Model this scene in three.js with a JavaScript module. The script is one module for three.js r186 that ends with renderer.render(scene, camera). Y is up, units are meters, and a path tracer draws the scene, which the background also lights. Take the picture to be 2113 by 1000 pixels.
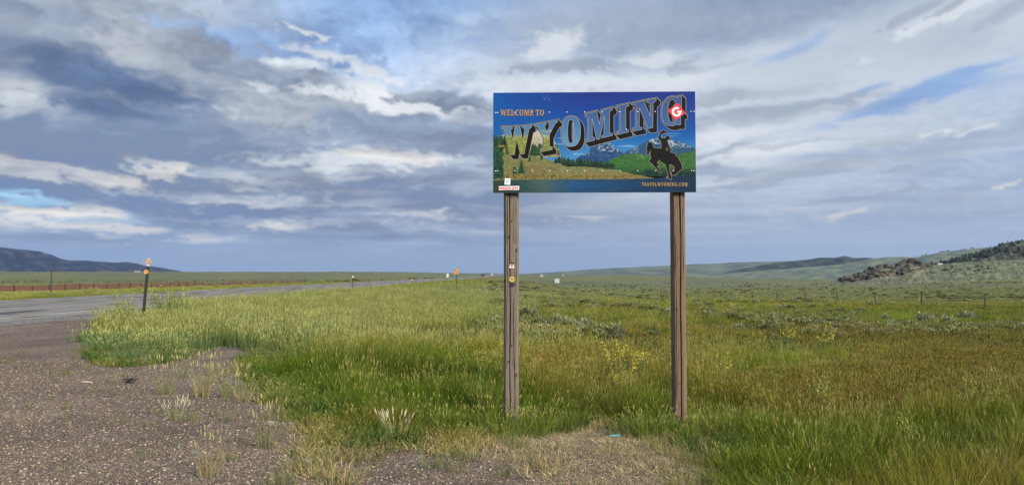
import * as THREE from 'three';
import { mergeGeometries } from 'three/addons/utils/BufferGeometryUtils.js';
import { MarchingCubes } from 'three/addons/objects/MarchingCubes.js';
import { RoundedBoxGeometry } from 'three/addons/geometries/RoundedBoxGeometry.js';

// ------------------------------------------------------------------ camera, exposure, sun
const EYE = 1.65, FPX = 1596, CX = 1056.5, CY = 500, HORIZON = 565;
const PITCH = Math.atan((HORIZON - CY) / FPX), SP = Math.sin(PITCH), CP = Math.cos(PITCH);
const scene = new THREE.Scene();
const camera = new THREE.PerspectiveCamera(2 * Math.atan(500 / FPX) * 180 / Math.PI, 1024 / 484, 0.1, 30000);
camera.position.set(0, EYE, 0);
camera.rotation.x = PITCH;
const renderer = new THREE.WebGLRenderer({ antialias: true });
renderer.toneMapping = THREE.LinearToneMapping;
const EXPOSURE = 1.45;
renderer.toneMappingExposure = EXPOSURE;
renderer.shadowMap.enabled = true;
const sun = new THREE.DirectionalLight(new THREE.Color(1, 0.93, 0.80), 4.2);
sun.position.set(52, 50, 48);
sun.target.position.set(0, 0, -12);
sun.castShadow = true;
sun.shadow.radius = 42;
sun.shadow.mapSize.set(2048, 2048);
Object.assign(sun.shadow.camera, { left: -45, right: 45, top: 45, bottom: -45, near: 1, far: 220 });
scene.add(sun, sun.target);

// ------------------------------------------------------------------ helpers
const rng = (s) => () => { s = (s + 0x6d2b79f5) | 0; let t = Math.imul(s ^ (s >>> 15), 1 | s); t = (t + Math.imul(t ^ (t >>> 7), 61 | t)) ^ t; return ((t ^ (t >>> 14)) >>> 0) / 4294967296; };
const clamp = (x, a = 0, b = 1) => (x < a ? a : x > b ? b : x);
const lerp = (a, b, t) => a + (b - a) * t;
const smooth = (x, a = 0, b = 1) => { const t = clamp((x - a) / (b - a)); return t * t * (3 - 2 * t); };
const s2l = (c) => { c /= 255; return c <= 0.04045 ? c / 12.92 : ((c + 0.055) / 1.055) ** 2.4; };
const lin = (r, g, b) => [s2l(r), s2l(g), s2l(b)];
const PERM = new Uint8Array(512), GX = new Float32Array(256), GY = new Float32Array(256);
{ const r = rng(7); const p = [...Array(256).keys()]; for (let i = 255; i > 0; i--) { const j = (r() * (i + 1)) | 0; [p[i], p[j]] = [p[j], p[i]]; }
  for (let i = 0; i < 512; i++) PERM[i] = p[i & 255];
  for (let i = 0; i < 256; i++) { const a = r() * 6.28318; GX[i] = Math.cos(a); GY[i] = Math.sin(a); } }
function noise(x, y) {   // gradient noise, about -1..1
  const ix = Math.floor(x), iy = Math.floor(y), fx = x - ix, fy = y - iy, X = ix & 255, Y = iy & 255;
  const u = fx * fx * fx * (fx * (fx * 6 - 15) + 10), v = fy * fy * fy * (fy * (fy * 6 - 15) + 10);
  const a = PERM[PERM[X] + Y], b = PERM[PERM[X + 1] + Y], c = PERM[PERM[X] + Y + 1], d = PERM[PERM[X + 1] + Y + 1];
  const n0 = GX[a] * fx + GY[a] * fy, n1 = GX[b] * (fx - 1) + GY[b] * fy, n2 = GX[c] * fx + GY[c] * (fy - 1), n3 = GX[d] * (fx - 1) + GY[d] * (fy - 1);
  return 1.5 * (n0 + u * (n1 - n0) + v * (n2 - n0 + u * (n0 - n1 - n2 + n3)));
}
function fbm(x, y, o) { let s = 0, a = 0.5; for (let i = 0; i < o; i++) { s += a * noise(x, y); x = x * 2.03 + 17.3; y = y * 2.03 + 5.7; a *= 0.5; } return s; }
const used = {};
function numbered(n) { const k = (used[n] = (used[n] ?? -1) + 1); return k ? n + '_' + String(k).padStart(3, '0') : n; }
const V = (x, y, z) => new THREE.Vector3(x, y, z);
// pixel of the photograph -> direction / point at a depth / point on the ground, and back
const ray = (px, py) => { const x = (px - CX) / FPX, y = (CY - py) / FPX; return [x, SP + y * CP, -CP + y * SP]; };
const at = (px, py, Z) => { const d = ray(px, py), s = Z / -d[2]; return V(d[0] * s, EYE + d[1] * s, -Z); };
function project(x, y, z) { const r = y - EYE, dep = r * SP - z * CP; return [CX + FPX * x / dep, CY - FPX * (r * CP + z * SP) / dep, dep]; }
const std = (o) => new THREE.MeshStandardMaterial({ roughness: 0.9, ...o });
const rgb = (r, g, b) => new THREE.Color().setRGB(r, g, b);

// a thing: a Group at its base whose children are its parts
function thing(name, label, category, p = [0, 0, 0], turn = 0, group) {
  const o = new THREE.Group(); o.name = numbered(name); o.position.set(p[0], p[1], p[2]); o.rotation.y = turn; scene.add(o);
  tag(o, label, category, group); return o;
}
function tag(o, label, category, group, kind) {
  if (label) o.userData.label = label; if (category) o.userData.category = category; if (group) o.userData.group = group; if (kind) o.userData.kind = kind; return o;
}
function part(name, geo, mat, parent, p) { const m = new THREE.Mesh(geo, mat); m.name = name; if (p) m.position.set(p[0], p[1], p[2]); parent.add(m); return m; }
function copy(o, name, label, p, turn) {
  const c = o.clone(); c.name = numbered(name); c.userData = { ...o.userData }; if (label) c.userData.label = label;
  if (p) c.position.set(p[0], p[1], p[2]); if (turn !== undefined) c.rotation.y = turn; scene.add(c); return c;
}
function struct(name, geo, mat) { const m = new THREE.Mesh(geo, mat); m.name = name; m.userData.kind = 'structure'; scene.add(m); return m; }
const box = (w, h, d, x = 0, y = 0, z = 0) => new THREE.BoxGeometry(w, h, d).translate(x, y, z);
const rbox = (w, h, d, r, x = 0, y = 0, z = 0) => new RoundedBoxGeometry(w, h, d, 2, r).translate(x, y, z);
function canvasTex(w, h, draw, srgb = true, repeat = false) {
  const c = document.createElement('canvas'); c.width = w; c.height = h; draw(c.getContext('2d'), w, h);
  const t = new THREE.CanvasTexture(c); if (srgb) t.colorSpace = THREE.SRGBColorSpace; t.magFilter = THREE.LinearFilter; t.anisotropy = 8;
  if (repeat) t.wrapS = t.wrapT = THREE.RepeatWrapping; return t;
}

// ------------------------------------------------------------------ sky: air and clouds, by direction
// Each cloud: [colour, x, y, half-width, half-height, tilt, strength, softness, raggedness]; x, y and sizes in 1/1596 rad, read off the photograph and turned into azimuth and elevation.
const SKYC = {
  blue: lin(142, 174, 224), paleblue: lin(160, 185, 226), cyan: lin(160, 200, 234), veil: lin(207, 214, 230), white: lin(226, 230, 240), bright: lin(242, 245, 251), cream: lin(224, 220, 218),
  light: lin(194, 199, 210), g1: lin(175, 183, 200), g2: lin(158, 168, 188), g3: lin(139, 152, 178), g4: lin(117, 135, 167), g5: lin(98, 119, 155), low: lin(157, 175, 200), lowlight: lin(176, 190, 211), mist: lin(193, 203, 221), g2b: lin(147, 162, 189),
};
const CLOUDS = [
  // the thin veil on the right and the low haze
  ['veil', 1650, 170, 640, 150, -9, .95, .45, .2], ['veil', 1330, 300, 620, 150, -3, .9, .5, .15], ['veil', 1000, 215, 260, 55, 0, .7, .5, .4], ['lowlight', 1800, 480, 700, 75, -3, .75, .5, .15], ['lowlight', 1250, 470, 380, 60, 0, .4, .5, .2],
  ['blue', 850, 70, 230, 110, 0, .75, .5, .15],
  // broad grey bank on the left
  ['g2', 60, 60, 560, 130, 6, 1, .22, .35], ['g2', 330, 170, 420, 120, 14, 1, .2, .4], ['g3', 200, 320, 760, 110, 6, 1, .3, .35], ['g3', 780, 400, 520, 80, 3, .85, .35, .35],
  ['g1', 480, 20, 260, 55, 0, .75, .35, .3], ['g1', 120, 20, 300, 30, 0, .5, .5, .3], ['g3', 90, 40, 190, 26, 5, .7, .5, .3], ['g3', 30, 95, 150, 22, 8, .5, .5, .4],
  ['g1', 400, 130, 170, 45, 10, .7, .5, .5], ['light', 275, 92, 42, 26, 25, .75, .5, .9], ['light', 310, 118, 90, 22, 5, .5, .5, .7], ['g1', 60, 75, 110, 24, 10, .6, .5, .5],
  ['paleblue', 330, 41, 55, 7, 8, .8, .4, .7], ['paleblue', 470, 88, 95, 18, 22, .95, .3, .5], ['blue', 540, 96, 70, 30, 15, .7, .4, .5],
  ['g4', 150, 135, 190, 30, 8, .8, .5, .3], ['g5', 255, 168, 135, 32, 16, .95, .5, .25], ['g4', 130, 175, 170, 22, 4, .7, .5, .4],
  ['light', 45, 195, 95, 32, 6, .9, .3, .6], ['cream', 75, 196, 50, 14, 6, .6, .5, .6], ['light', 60, 230, 90, 16, 8, .5, .5, .6],
  ['g4', 165, 205, 70, 24, 10, .6, .4, .6], ['g5', 230, 230, 130, 22, 8, .8, .5, .4], ['g2', 270, 202, 95, 11, 4, .6, .45, .5], ['g4', 90, 262, 190, 18, 5, .75, .5, .4], ['g4', 330, 268, 200, 22, 6, .7, .5, .4],
  ['g2', 480, 185, 130, 40, 8, .6, .5, .5], ['g3', 560, 160, 120, 20, 7, .9, .25, .6],
  ['g5', 205, 165, 150, 24, 10, .95, .5, .25], ['g5', 270, 178, 110, 24, 14, .9, .5, .25], ['g5', 215, 225, 110, 14, 8, .6, .5, .4],
  // bright break and its puffs
  ['bright', 770, 208, 145, 42, 8, 1, .3, .75], ['bright', 610, 138, 62, 10, 4, .95, .25, .8], ['white', 745, 148, 85, 18, 10, .8, .35, .9], ['white', 640, 76, 26, 9, 15, .9, .3, .8], ['white', 605, 64, 32, 6, 12, .8, .3, .9], ['white', 680, 42, 32, 6, 12, .5, .4, .9], ['white', 665, 118, 45, 12, 10, .8, .35, 1], ['white', 625, 98, 18, 6, 5, .7, .35, .9], ['white', 790, 152, 16, 9, 0, .6, .4, .6],
  ['white', 1000, 225, 170, 16, -2, .7, .5, .6], ['white', 930, 155, 60, 20, 12, .5, .5, .6],
  ['blue', 840, 55, 235, 95, 0, .95, .42, .18], ['paleblue', 900, 140, 190, 50, 0, .65, .5, .3], ['paleblue', 990, 95, 190, 70, 0, .6, .5, .1], ['veil', 1060, 150, 210, 55, -4, .8, .5, .15], ['white', 745, 148, 70, 12, 10, .8, .35, .9], ['white', 640, 78, 28, 7, 15, .9, .3, .8], ['white', 610, 62, 34, 4, 12, .8, .3, .8], ['white', 672, 118, 40, 8, 8, .7, .35, 1], ['bright', 770, 212, 125, 30, 6, 1, .32, .6], ['bright', 860, 226, 120, 10, 2, .9, .35, .5], ['white', 690, 190, 60, 14, 8, .8, .35, .7],
  ['g2', 590, 155, 115, 16, 6, .9, .25, .7], ['g3', 540, 150, 60, 16, 10, .6, .4, .6], ['g2', 540, 110, 30, 10, 10, .8, .35, .8], ['g1', 520, 205, 70, 20, 10, .8, .3, .8], ['g2', 640, 213, 60, 14, 8, .8, .3, 1], ['g2', 715, 222, 48, 13, 5, .75, .3, 1], ['white', 535, 182, 28, 7, 12, .7, .35, .9],
  ['g2', 925, 208, 115, 17, 5, .95, .22, .7], ['g3', 920, 216, 80, 8, 3, .5, .5, .4], ['g2', 1010, 240, 70, 14, 0, .7, .4, .5],
  ['light', 600, 235, 120, 22, 4, .6, .5, .5], ['g2b', 840, 262, 220, 27, 4, 1, .16, .4], ['g2b', 690, 288, 150, 18, -3, .8, .4, .4], ['g3', 950, 304, 150, 32, 8, .9, .3, .4], ['g3', 900, 288, 130, 12, 6, .5, .5, .4],
  ['white', 700, 330, 175, 17, -2, .9, .35, .7], ['cream', 815, 322, 95, 12, 5, .85, .4, .8], ['light', 570, 372, 110, 24, 4, .85, .4, .5], ['light', 640, 372, 70, 14, -6, .7, .4, .6], ['light', 720, 352, 120, 12, 3, .5, .5, .5], ['g2', 560, 345, 90, 8, 3, .7, .45, .6],
  ['g4', 830, 392, 190, 16, 4, .85, .4, .4], ['g4', 1010, 410, 140, 16, 3, .7, .5, .3], ['light', 720, 396, 55, 9, 3, .5, .5, .6], ['g2', 940, 385, 90, 14, 2, .6, .5, .5],
  // the left, low: cream banks and the gap of blue
  ['g4', 420, 322, 160, 20, 10, .7, .5, .35], ['g5', 120, 328, 110, 12, 10, .6, .5, .4], ['g4', 215, 345, 150, 22, 10, .6, .5, .4], ['cream', 45, 340, 90, 17, 12, 1, .3, .7], ['cream', 190, 366, 85, 10, 8, .9, .4, .8], ['light', 120, 360, 130, 16, 8, .8, .4, .6], ['cream', 365, 348, 40, 13, -4, .85, .3, .8], ['light', 330, 335, 60, 10, 5, .7, .4, .7], ['cream', 275, 372, 32, 8, 6, .8, .35, .9],
  ['g5', 40, 382, 130, 12, 8, .9, .4, .4], ['g4', 200, 398, 150, 11, 6, .8, .35, .5], ['cyan', 40, 406, 95, 15, 6, 1, .25, .5], ['cyan', 250, 448, 60, 10, 6, .5, .5, .5], ['g4', 330, 420, 230, 13, 6, .95, .25, .5], ['light', 300, 405, 60, 7, 5, .6, .5, .6],
  ['cream', 60, 434, 110, 9, 4, .95, .3, .8], ['cream', 60, 456, 75, 10, 5, .8, .4, .8], ['cream', 190, 435, 55, 12, 8, .9, .3, .8], ['light', 100, 446, 110, 5, 4, .5, .5, .6], ['cream', 220, 468, 105, 6, 4, .95, .3, .8], ['cream', 300, 470, 30, 6, -6, .7, .4, .8], ['cream', 222, 488, 25, 6, 0, .75, .35, .7], ['white', 258, 505, 22, 2.5, 0, .6, .4, .6], ['light', 20, 470, 40, 6, 2, .7, .4, .6],
  ['g4', 520, 440, 300, 14, 4, .8, .35, .4], ['g4', 380, 466, 120, 9, 4, .7, .4, .5], ['light', 480, 412, 80, 7, 2, .6, .5, .6], ['light', 620, 420, 160, 7, 0, .6, .5, .6], ['g3', 560, 482, 120, 10, 4, .7, .5, .4], ['cream', 590, 466, 58, 8, -2, .9, .4, .8], ['cream', 405, 491, 55, 6, 3, .8, .35, .9], ['white', 900, 437, 26, 4, -5, .9, .35, .7], ['light', 880, 446, 70, 10, 0, .8, .4, .6], ['light', 960, 475, 120, 6, 2, .5, .5, .5], ['g3', 860, 456, 100, 6, 2, .5, .5, .5], ['light', 720, 456, 90, 6, 2, .5, .5, .6],
  ['g3', 800, 490, 350, 7, 2, .35, .5, .5], ['lowlight', 600, 520, 320, 8, 0, .45, .5, .5], ['lowlight', 420, 536, 160, 5, -1, .6, .5, .6], ['lowlight', 620, 508, 200, 4, 1, .35, .5, .6],
  // the right
  ['g2b', 1560, 28, 430, 55, -3, .9, .38, .35], ['g1', 1200, 20, 220, 40, -6, .6, .5, .3], ['g2', 1330, 60, 220, 30, 0, .6, .5, .4], ['white', 1135, 92, 62, 24, -18, .85, .35, .7], ['white', 1230, 172, 220, 18, 0, .85, .45, .6],
  ['g2', 1160, 134, 105, 13, -2, .85, .3, .7], ['g2', 1240, 128, 60, 10, 5, .7, .35, .9], ['g2', 1295, 97, 28, 9, -8, .8, .35, .9], ['g2', 1420, 122, 40, 9, -12, .8, .3, .9], ['g2', 1420, 142, 52, 9, 6, .7, .35, .9], ['g2', 1520, 130, 45, 6, -6, .55, .4, 1],
  ['white', 1350, 118, 70, 12, -3, .7, .45, .7], ['white', 1500, 165, 170, 20, -4, .9, .4, .5], ['mist', 1790, 95, 300, 60, -13, .8, .5, .4], ['mist', 1620, 130, 160, 18, -12, .7, .5, .6], ['mist', 2020, 70, 190, 60, -16, .6, .5, .45], ['white', 1960, 20, 110, 16, -22, .8, .35, .7],
  ['g2', 1880, 30, 60, 9, -24, .85, .35, .8], ['g2', 1960, 8, 40, 7, -25, .8, .35, .8], ['g2', 2090, 15, 80, 14, -20, .7, .4, .6],
  ['blue', 1640, 100, 62, 9, -20, .6, .45, .7], ['blue', 1770, 190, 48, 7, -15, .75, .4, .7], ['blue', 1930, 172, 130, 13, -13, .9, .35, .5], ['blue', 1880, 205, 140, 17, -10, .95, .4, .4], ['paleblue', 2040, 180, 60, 20, -12, .5, .5, .5],
  ['g2', 1620, 224, 170, 12, -6, .9, .3, .6], ['g2', 1500, 205, 48, 17, -8, .7, .35, .9], ['g1', 1560, 200, 130, 9, -6, .6, .4, .8], ['g2', 1480, 258, 110, 9, -2, .6, .4, .7], ['g1', 1620, 240, 150, 7, -4, .6, .5, .6],
  ['white', 1480, 285, 110, 12, -8, .75, .45, .7], ['white', 1560, 320, 130, 22, -4, .85, .4, .6], ['g2', 1500, 308, 55, 6, -10, .8, .35, .8], ['g1', 1620, 300, 100, 8, -4, .6, .4, .8], ['g2', 1490, 350, 95, 16, 3, .9, .3, .7], ['g2', 1610, 368, 140, 13, -8, .85, .35, .6], ['g1', 1700, 345, 100, 12, -8, .6, .4, .7], ['white', 1500, 372, 60, 4, -10, .6, .45, .8],
  ['g1', 1900, 305, 250, 24, -4, .75, .5, .4], ['g2', 1960, 296, 150, 8, -4, .4, .5, .5], ['light', 1960, 268, 110, 8, -8, .6, .45, .8], ['white', 1940, 270, 22, 3, 0, .7, .35, .8], ['white', 2020, 266, 40, 4, -14, .6, .4, .9], ['light', 1790, 302, 50, 6, -4, .6, .45, .7], ['paleblue', 1800, 312, 200, 10, -4, .3, .5, .5],
  ['g2', 1850, 346, 55, 5, -6, .7, .4, .7], ['g2', 1740, 415, 70, 5, -3, .75, .35, .5], ['g2', 1830, 398, 85, 4.5, -6, .85, .3, .5], ['g1', 1960, 415, 110, 5, -4, .45, .5, .5], ['cream', 1735, 444, 24, 5, -4, .85, .4, .9], ['cream', 1775, 437, 20, 5, -6, .7, .4, .9], ['light', 1625, 434, 45, 4, -3, .8, .4, .7], ['cream', 2088, 382, 20, 5, -8, .8, .35, .8], ['cream', 1205, 447, 38, 6, 0, .6, .45, .8], ['light', 1180, 425, 120, 14, -6, .5, .5, .5], ['lowlight', 2060, 520, 130, 26, -10, .5, .5, .2],
].map(([c, x, y, rx, ry, tilt, k, soft, rag]) => {
  const d = ray(x, y), az = Math.atan2(d[0], -d[2]), el = Math.atan2(d[1], Math.hypot(d[0], d[2])), q = 57.2958 / FPX * Math.cos(az), t = tilt * Math.PI / 180;
  return { c: c === 'g2' && x > 1300 ? lin(167, 177, 198) : SKYC[c], az: az * 57.2958, el: el * 57.2958, rx: rx * q, ry: ry * q, ct: Math.cos(t), st: Math.sin(t), k, soft, rag, reach: 2.3 * Math.max(rx, ry) * q };
});
{
  const W = 4096, H = 2048, data = new Float32Array(W * H * 4), air = [], K = 1 / EXPOSURE;
  const zen = lin(104, 146, 214), top = lin(140, 172, 224), low = SKYC.low;
  for (let row = 0; row < H; row++) {
    const el = ((row + 0.5) / H - 0.5) * 180;
    if (el < -0.6) { const c = lin(120, 125, 110); for (let col = 0; col < W; col++) data.set([c[0] * K * 0.7, c[1] * K * 0.7, c[2] * K * 0.7, 1], (row * W + col) * 4); continue; }
    const e = Math.max(el, 0), sy = Math.sin(e / 57.2958), s = 1 / (sy + 0.10), v = 13 * Math.log((e + 5) / 5);
    const t1 = smooth(e, 1, 17), t2 = smooth(e, 18, 75);
    for (let i = 0; i < 3; i++) air[i] = lerp(lerp(low[i], top[i], t1), zen[i], t2);
    const inBand = e < 24;
    for (let col = 0; col < W; col++) {
      const az = ((col + 0.5) / W - 0.25) * 360, azw = az > 180 ? az - 360 : az, a = azw / 57.2958, cs = Math.cos(e / 57.2958) * s;
      const X = Math.sin(a) * cs, Z = Math.cos(a) * cs;
      let r = air[0], g = air[1], b = air[2];
      const inside = inBand && Math.abs(azw) < 42;
      // clouds as they drift over the whole sky
      const big = fbm(X * 0.55 + 3.1, Z * 0.55 + 9.2, 4), mid = fbm(X * 1.6 + big + 11, Z * 1.6 - 4, inside ? 5 : 4);
      const haze = smooth(e, 2, 9), out = inside ? 1 - 0.8 * smooth(42 - Math.abs(azw), 0, 6) * smooth(24 - e, 0, 4) : 1;
      const va = smooth(big + 0.4 * mid, -0.25, 0.35) * 0.8 * haze * out, ga = smooth(big * 0.8 + mid * 0.7, 0.02, 0.35) * 0.85 * haze * out, gs = smooth(mid, -0.1, 0.4);
      r = lerp(r, SKYC.veil[0], va); g = lerp(g, SKYC.veil[1], va); b = lerp(b, SKYC.veil[2], va);
      r = lerp(r, lerp(SKYC.g1[0], SKYC.g3[0], gs), ga); g = lerp(g, lerp(SKYC.g1[1], SKYC.g3[1], gs), ga); b = lerp(b, lerp(SKYC.g1[2], SKYC.g3[2], gs), ga);
      if (inside) {
        const fl = smooth(e, 0, 6);   // features flatten towards the horizon
        const n1 = fbm(azw * 0.10 + 20, v * 0.30 + 40, 4), n2 = fbm(azw * 0.10 + 70, v * 0.30 + 10, 4), n3 = fbm(azw * 0.42 + n1 * 1.3, v * 0.95 + n2 * 1.3, 6), n4 = fbm(azw * 1.3 + n2 * 2.5 + 31, v * 2.9 + n1 * 2.5, 5), lump = fbm(azw * .17 + n3 * .5 + 90, v * .52 + n1 * .8 + n3 * .35 + 60, 6), st = fbm(azw * 0.09 + e * 0.06, v * 1.5 + azw * 0.055 * (azw > 0 ? 1 : -1) + 7, 5);
        const wx = azw + 1.5 * n1 + 1.6 * n3 + .5 * n4, wy = e + (0.55 * n2 + 0.75 * n3 + .22 * n4) * (0.25 + 0.75 * fl);
        for (const c of CLOUDS) {
          const dx0 = wx - c.az; if (dx0 > c.reach || dx0 < -c.reach) continue;
          const dy0 = wy - c.el; if (dy0 > c.reach || dy0 < -c.reach) continue;
          const dx = (dx0 * c.ct - dy0 * c.st) / c.rx, dy = (dx0 * c.st + dy0 * c.ct) / c.ry, q = dx * dx + dy * dy; if (q > 6) continue;
          const G = Math.exp(-0.69 * q) + c.rag * (0.5 * n3 + 0.6 * n4 + 0.2 * st) * (0.4 + 0.6 * Math.min(1, q));
          const al = c.k * smooth(G, 0.5 - c.soft, 0.5 + c.soft);
          if (al <= 0) continue;
          r += (c.c[0] - r) * al; g += (c.c[1] - g) * al; b += (c.c[2] - b) * al;
        }
        const west = 1 - .45 * smooth(azw, -6, 4), m = 1 + ((0.16 * n3 + 0.12 * n4 + 0.14 * st) * west + (lump + .03) * .72 * (2 * west - 1) + .12 * lump * (1 - west)) * smooth(e, 0.3, 4) * (1 - .6 * smooth(g, .5, .85));
        r *= m; g *= lerp(1, m, 0.95); b *= lerp(1, m, 0.80);
        const s2 = fbm(azw * .085 + n1 * .8 + 3, v * 1.35 + n2 * .6 + azw * .012, 5), s3 = s2 * smooth(e, .6, 2.5) * (1 - smooth(e, 8, 13)) * (azw > 2 ? .22 : .40), sm = 1 + s3; r *= sm; g *= 1 + s3 * .85; b *= 1 + s3 * .6;
        const hz = 0.75 * (1 - smooth(e, 0.2, 4.2)) * (1 + 0.25 * st);
        const hc = azw > 0 ? lerp(0, 1, smooth(azw, 0, 30)) : 0;
        r = lerp(r, lerp(low[0], s2l(180), hc), hz); g = lerp(g, lerp(low[1], s2l(193), hc), hz); b = lerp(b, lerp(low[2], s2l(212), hc), hz);
      }
      g *= 1.015; b *= .975;
      const o = (row * W + col) * 4; data[o] = r * K; data[o + 1] = g * K; data[o + 2] = b * K; data[o + 3] = 1;
    }
  }
  const t = new THREE.DataTexture(data, W, H, THREE.RGBAFormat, THREE.FloatType);
  t.mapping = THREE.EquirectangularReflectionMapping; t.magFilter = THREE.LinearFilter; t.needsUpdate = true;
  scene.background = t; scene.environment = t;
}
scene.fog = new THREE.FogExp2(new THREE.Color(0.24, 0.44, 0.98), 0.000022);

// ------------------------------------------------------------------ the lie of the land
const roadX = (Z) => -24.3 + 5.2 * smooth(Z, 90, 360);
function H(x, z) {
  const Z = -z, Zc = Math.max(Z, 0), c = roadX(Zc), t = x / Math.max(Z, 30);
  const tr = smooth(x, c + 9, c + 48), tl = smooth(-x, -(c - 8), -(c - 55));
  let h = -tr * 5.9 * (1 - Math.exp(-Zc / 250)) - tl * 3.6 * (1 - Math.exp(-Zc / 270));
  const far = smooth(Z, 420, 3000);
  h += far * (x < c ? 13.5 * smooth(c - x, 0, 500) : lerp(4.2, 0, smooth(t, 0.02, 0.3)));
  if (t > 0.4) h += 7.0 * smooth(t, 0.45, 0.70) * smooth(Z, 330, 620);
  h -= .13 * Math.exp(-(((x - 1.7) / 2.4) ** 2) - ((Z - 9.2) / 2.2) ** 2);
  const off = Math.max(tr, tl), d = Math.abs(x - c);
  if (d > 6.5) {
    const w = smooth(d, 6.5, 12);
    h += w * (0.05 * noise(x * 0.35, z * 0.35) + (0.12 + 0.25 * smooth(Z, 25, 90)) * off * noise(x * 0.045 + 9, z * 0.045) + 0.5 * off * smooth(Z, 100, 400) * noise(x * 0.012 + 3, z * 0.014));
  }
  return h;
}
const onGround = (x, z, up = 0) => V(x, H(x, z) + up, z);
function ground(px, py) {   // where a pixel's ray meets the land
  const d = ray(px, py); let s = 1.5, step = 0.05;
  for (let i = 0; i < 4000; i++) { const x = d[0] * s, y = EYE + d[1] * s, z = d[2] * s; if (y <= H(x, z)) { for (let k = 0; k < 12; k++) { step /= 2; const m = s - step; if (EYE + d[1] * m <= H(d[0] * m, d[2] * m)) s = m; } return V(d[0] * s, H(d[0] * s, d[2] * s), d[2] * s); } step = 0.02 + s * 0.004; s += step; }
  return V(d[0] * s, H(d[0] * s, d[2] * s), d[2] * s);
}
const poly = (pts) => pts.map(([x, y]) => { const p = ground(x, y); return [p.x, p.z]; });
function inside(P, x, z) { let c = false; for (let i = 0, j = P.length - 1; i < P.length; j = i++) { const [a, b] = P[i], [d, e] = P[j]; if ((b > z) !== (e > z) && x < (d - a) * (z - b) / (e - b) + a) c = !c; } return c; }
function edge(P, x, z) {   // signed distance in metres, positive inside
  let m = 1e9; for (let i = 0, j = P.length - 1; i < P.length; j = i++) { const [a, b] = P[i], [d, e] = P[j], ux = d - a, uz = e - b, k = clamp(((x - a) * ux + (z - b) * uz) / (ux * ux + uz * uz)); m = Math.min(m, Math.hypot(x - a - ux * k, z - b - uz * k)); }
  return inside(P, x, z) ? m : -m;
}
const GRAVEL = poly([[-700, 1250], [-900, 760], [-300, 688], [-50, 682], [80, 668], [165, 660], [205, 660], [185, 690], [168, 740], [225, 762], [330, 752], [400, 738], [470, 713], [502, 735], [480, 765], [520, 800], [545, 830], [590, 862], [625, 890], [600, 930], [625, 970], [690, 1010], [720, 1250]]);
const STRIP = poly([[690, 960], [760, 950], [835, 920], [900, 938], [1000, 952], [1090, 965], [1120, 1000], [1100, 1060], [820, 1060], [700, 1040]]);
const TRAMPLED = poly([[1040, 905], [1120, 885], [1240, 885], [1330, 905], [1400, 925], [1440, 960], [1450, 1030], [1300, 1100], [1060, 1060], [1000, 960]]);
const gravelAt = (x, z) => Math.max(edge(GRAVEL, x, z), edge(STRIP, x, z) - 0.05) + 0.16 * noise(x * 1.7, z * 1.7) + smooth(-z, 13, 20) * (.35 * noise(x * .6, z * .8) + .35 * noise(x * 1.9, z * 2.4) + .22) + 0.10 * noise(x * 5, z * 5);
const trampledAt = (x, z) => edge(TRAMPLED, x, z) + 0.2 * noise(x * 1.5 + 5, z * 1.5);

// what grows where: patches of their own colour, height and kind
const GREEN = { lush: [.088, .150, .012], bright: [.178, .228, .022], olive: [.178, .182, .028], blue: [.105, .165, .060], brown: [.195, .168, .028], pale: [.215, .235, .066], straw: [.28, .25, .10], sage: [.17, .19, .125] };
const PATCHES = [  // [kind, x, y, half-width, half-height, strength, height]
  ['pale', 500, 640, 420, 45, .9, 1], ['pale', 820, 630, 260, 40, .8, 1], ['pale', 700, 690, 300, 50, .5, 1],
  ['blue', 310, 728, 170, 30, 1, .8], ['blue', 560, 715, 110, 55, .9, 1.1], ['blue', 640, 770, 120, 40, .6, 1],
  ['lush', 720, 800, 230, 60, .95, 1.15], ['lush', 960, 800, 160, 55, .9, 1], ['lush', 560, 790, 60, 55, .8, 1.1], ['lush', 1150, 835, 120, 35, .7, .9], ['lush', 1440, 870, 130, 55, .9, 1.1], ['lush', 1650, 940, 260, 60, .75, 1.1], ['lush', 2000, 930, 180, 60, .5, 1.2], ['lush', 990, 870, 120, 40, .8, .9],
  ['brown', 1230, 770, 170, 60, .6, .8], ['brown', 1700, 840, 330, 45, .6, .75], ['brown', 1900, 760, 300, 60, .75, .7], ['brown', 1300, 700, 250, 20, .7, .7], ['brown', 1800, 695, 330, 20, .8, .6], ['brown', 1000, 700, 100, 30, .3, .8], ['brown', 2000, 850, 200, 35, .6, .8], ['brown', 850, 690, 80, 20, .3, .8],
  ['bright', 1610, 752, 140, 22, .8, .9], ['bright', 1850, 652, 210, 14, .9, 1], ['bright', 1270, 672, 180, 10, .6, .8], ['bright', 1150, 627, 110, 7, .7, .8], ['bright', 1050, 660, 120, 9, .4, .8], ['bright', 940, 650, 140, 20, .3, .9],
  ['straw', 900, 1010, 330, 55, .9, .42], ['straw', 1250, 935, 190, 45, .8, .6], ['straw', 640, 930, 60, 60, .45, .9], ['straw', 700, 985, 80, 40, .5, .8], ['straw', 1130, 900, 90, 25, .5, .8], ['straw', 530, 870, 50, 50, .5, .9], ['straw', 300, 650, 120, 14, .3, 1],
  ['sage', 250, 572, 500, 10, .7, 1], ['sage', 1300, 600, 400, 18, .4, 1], ['sage', 1900, 610, 300, 16, .4, 1], ['sage', 700, 570, 300, 7, .6, 1],
];
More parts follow.
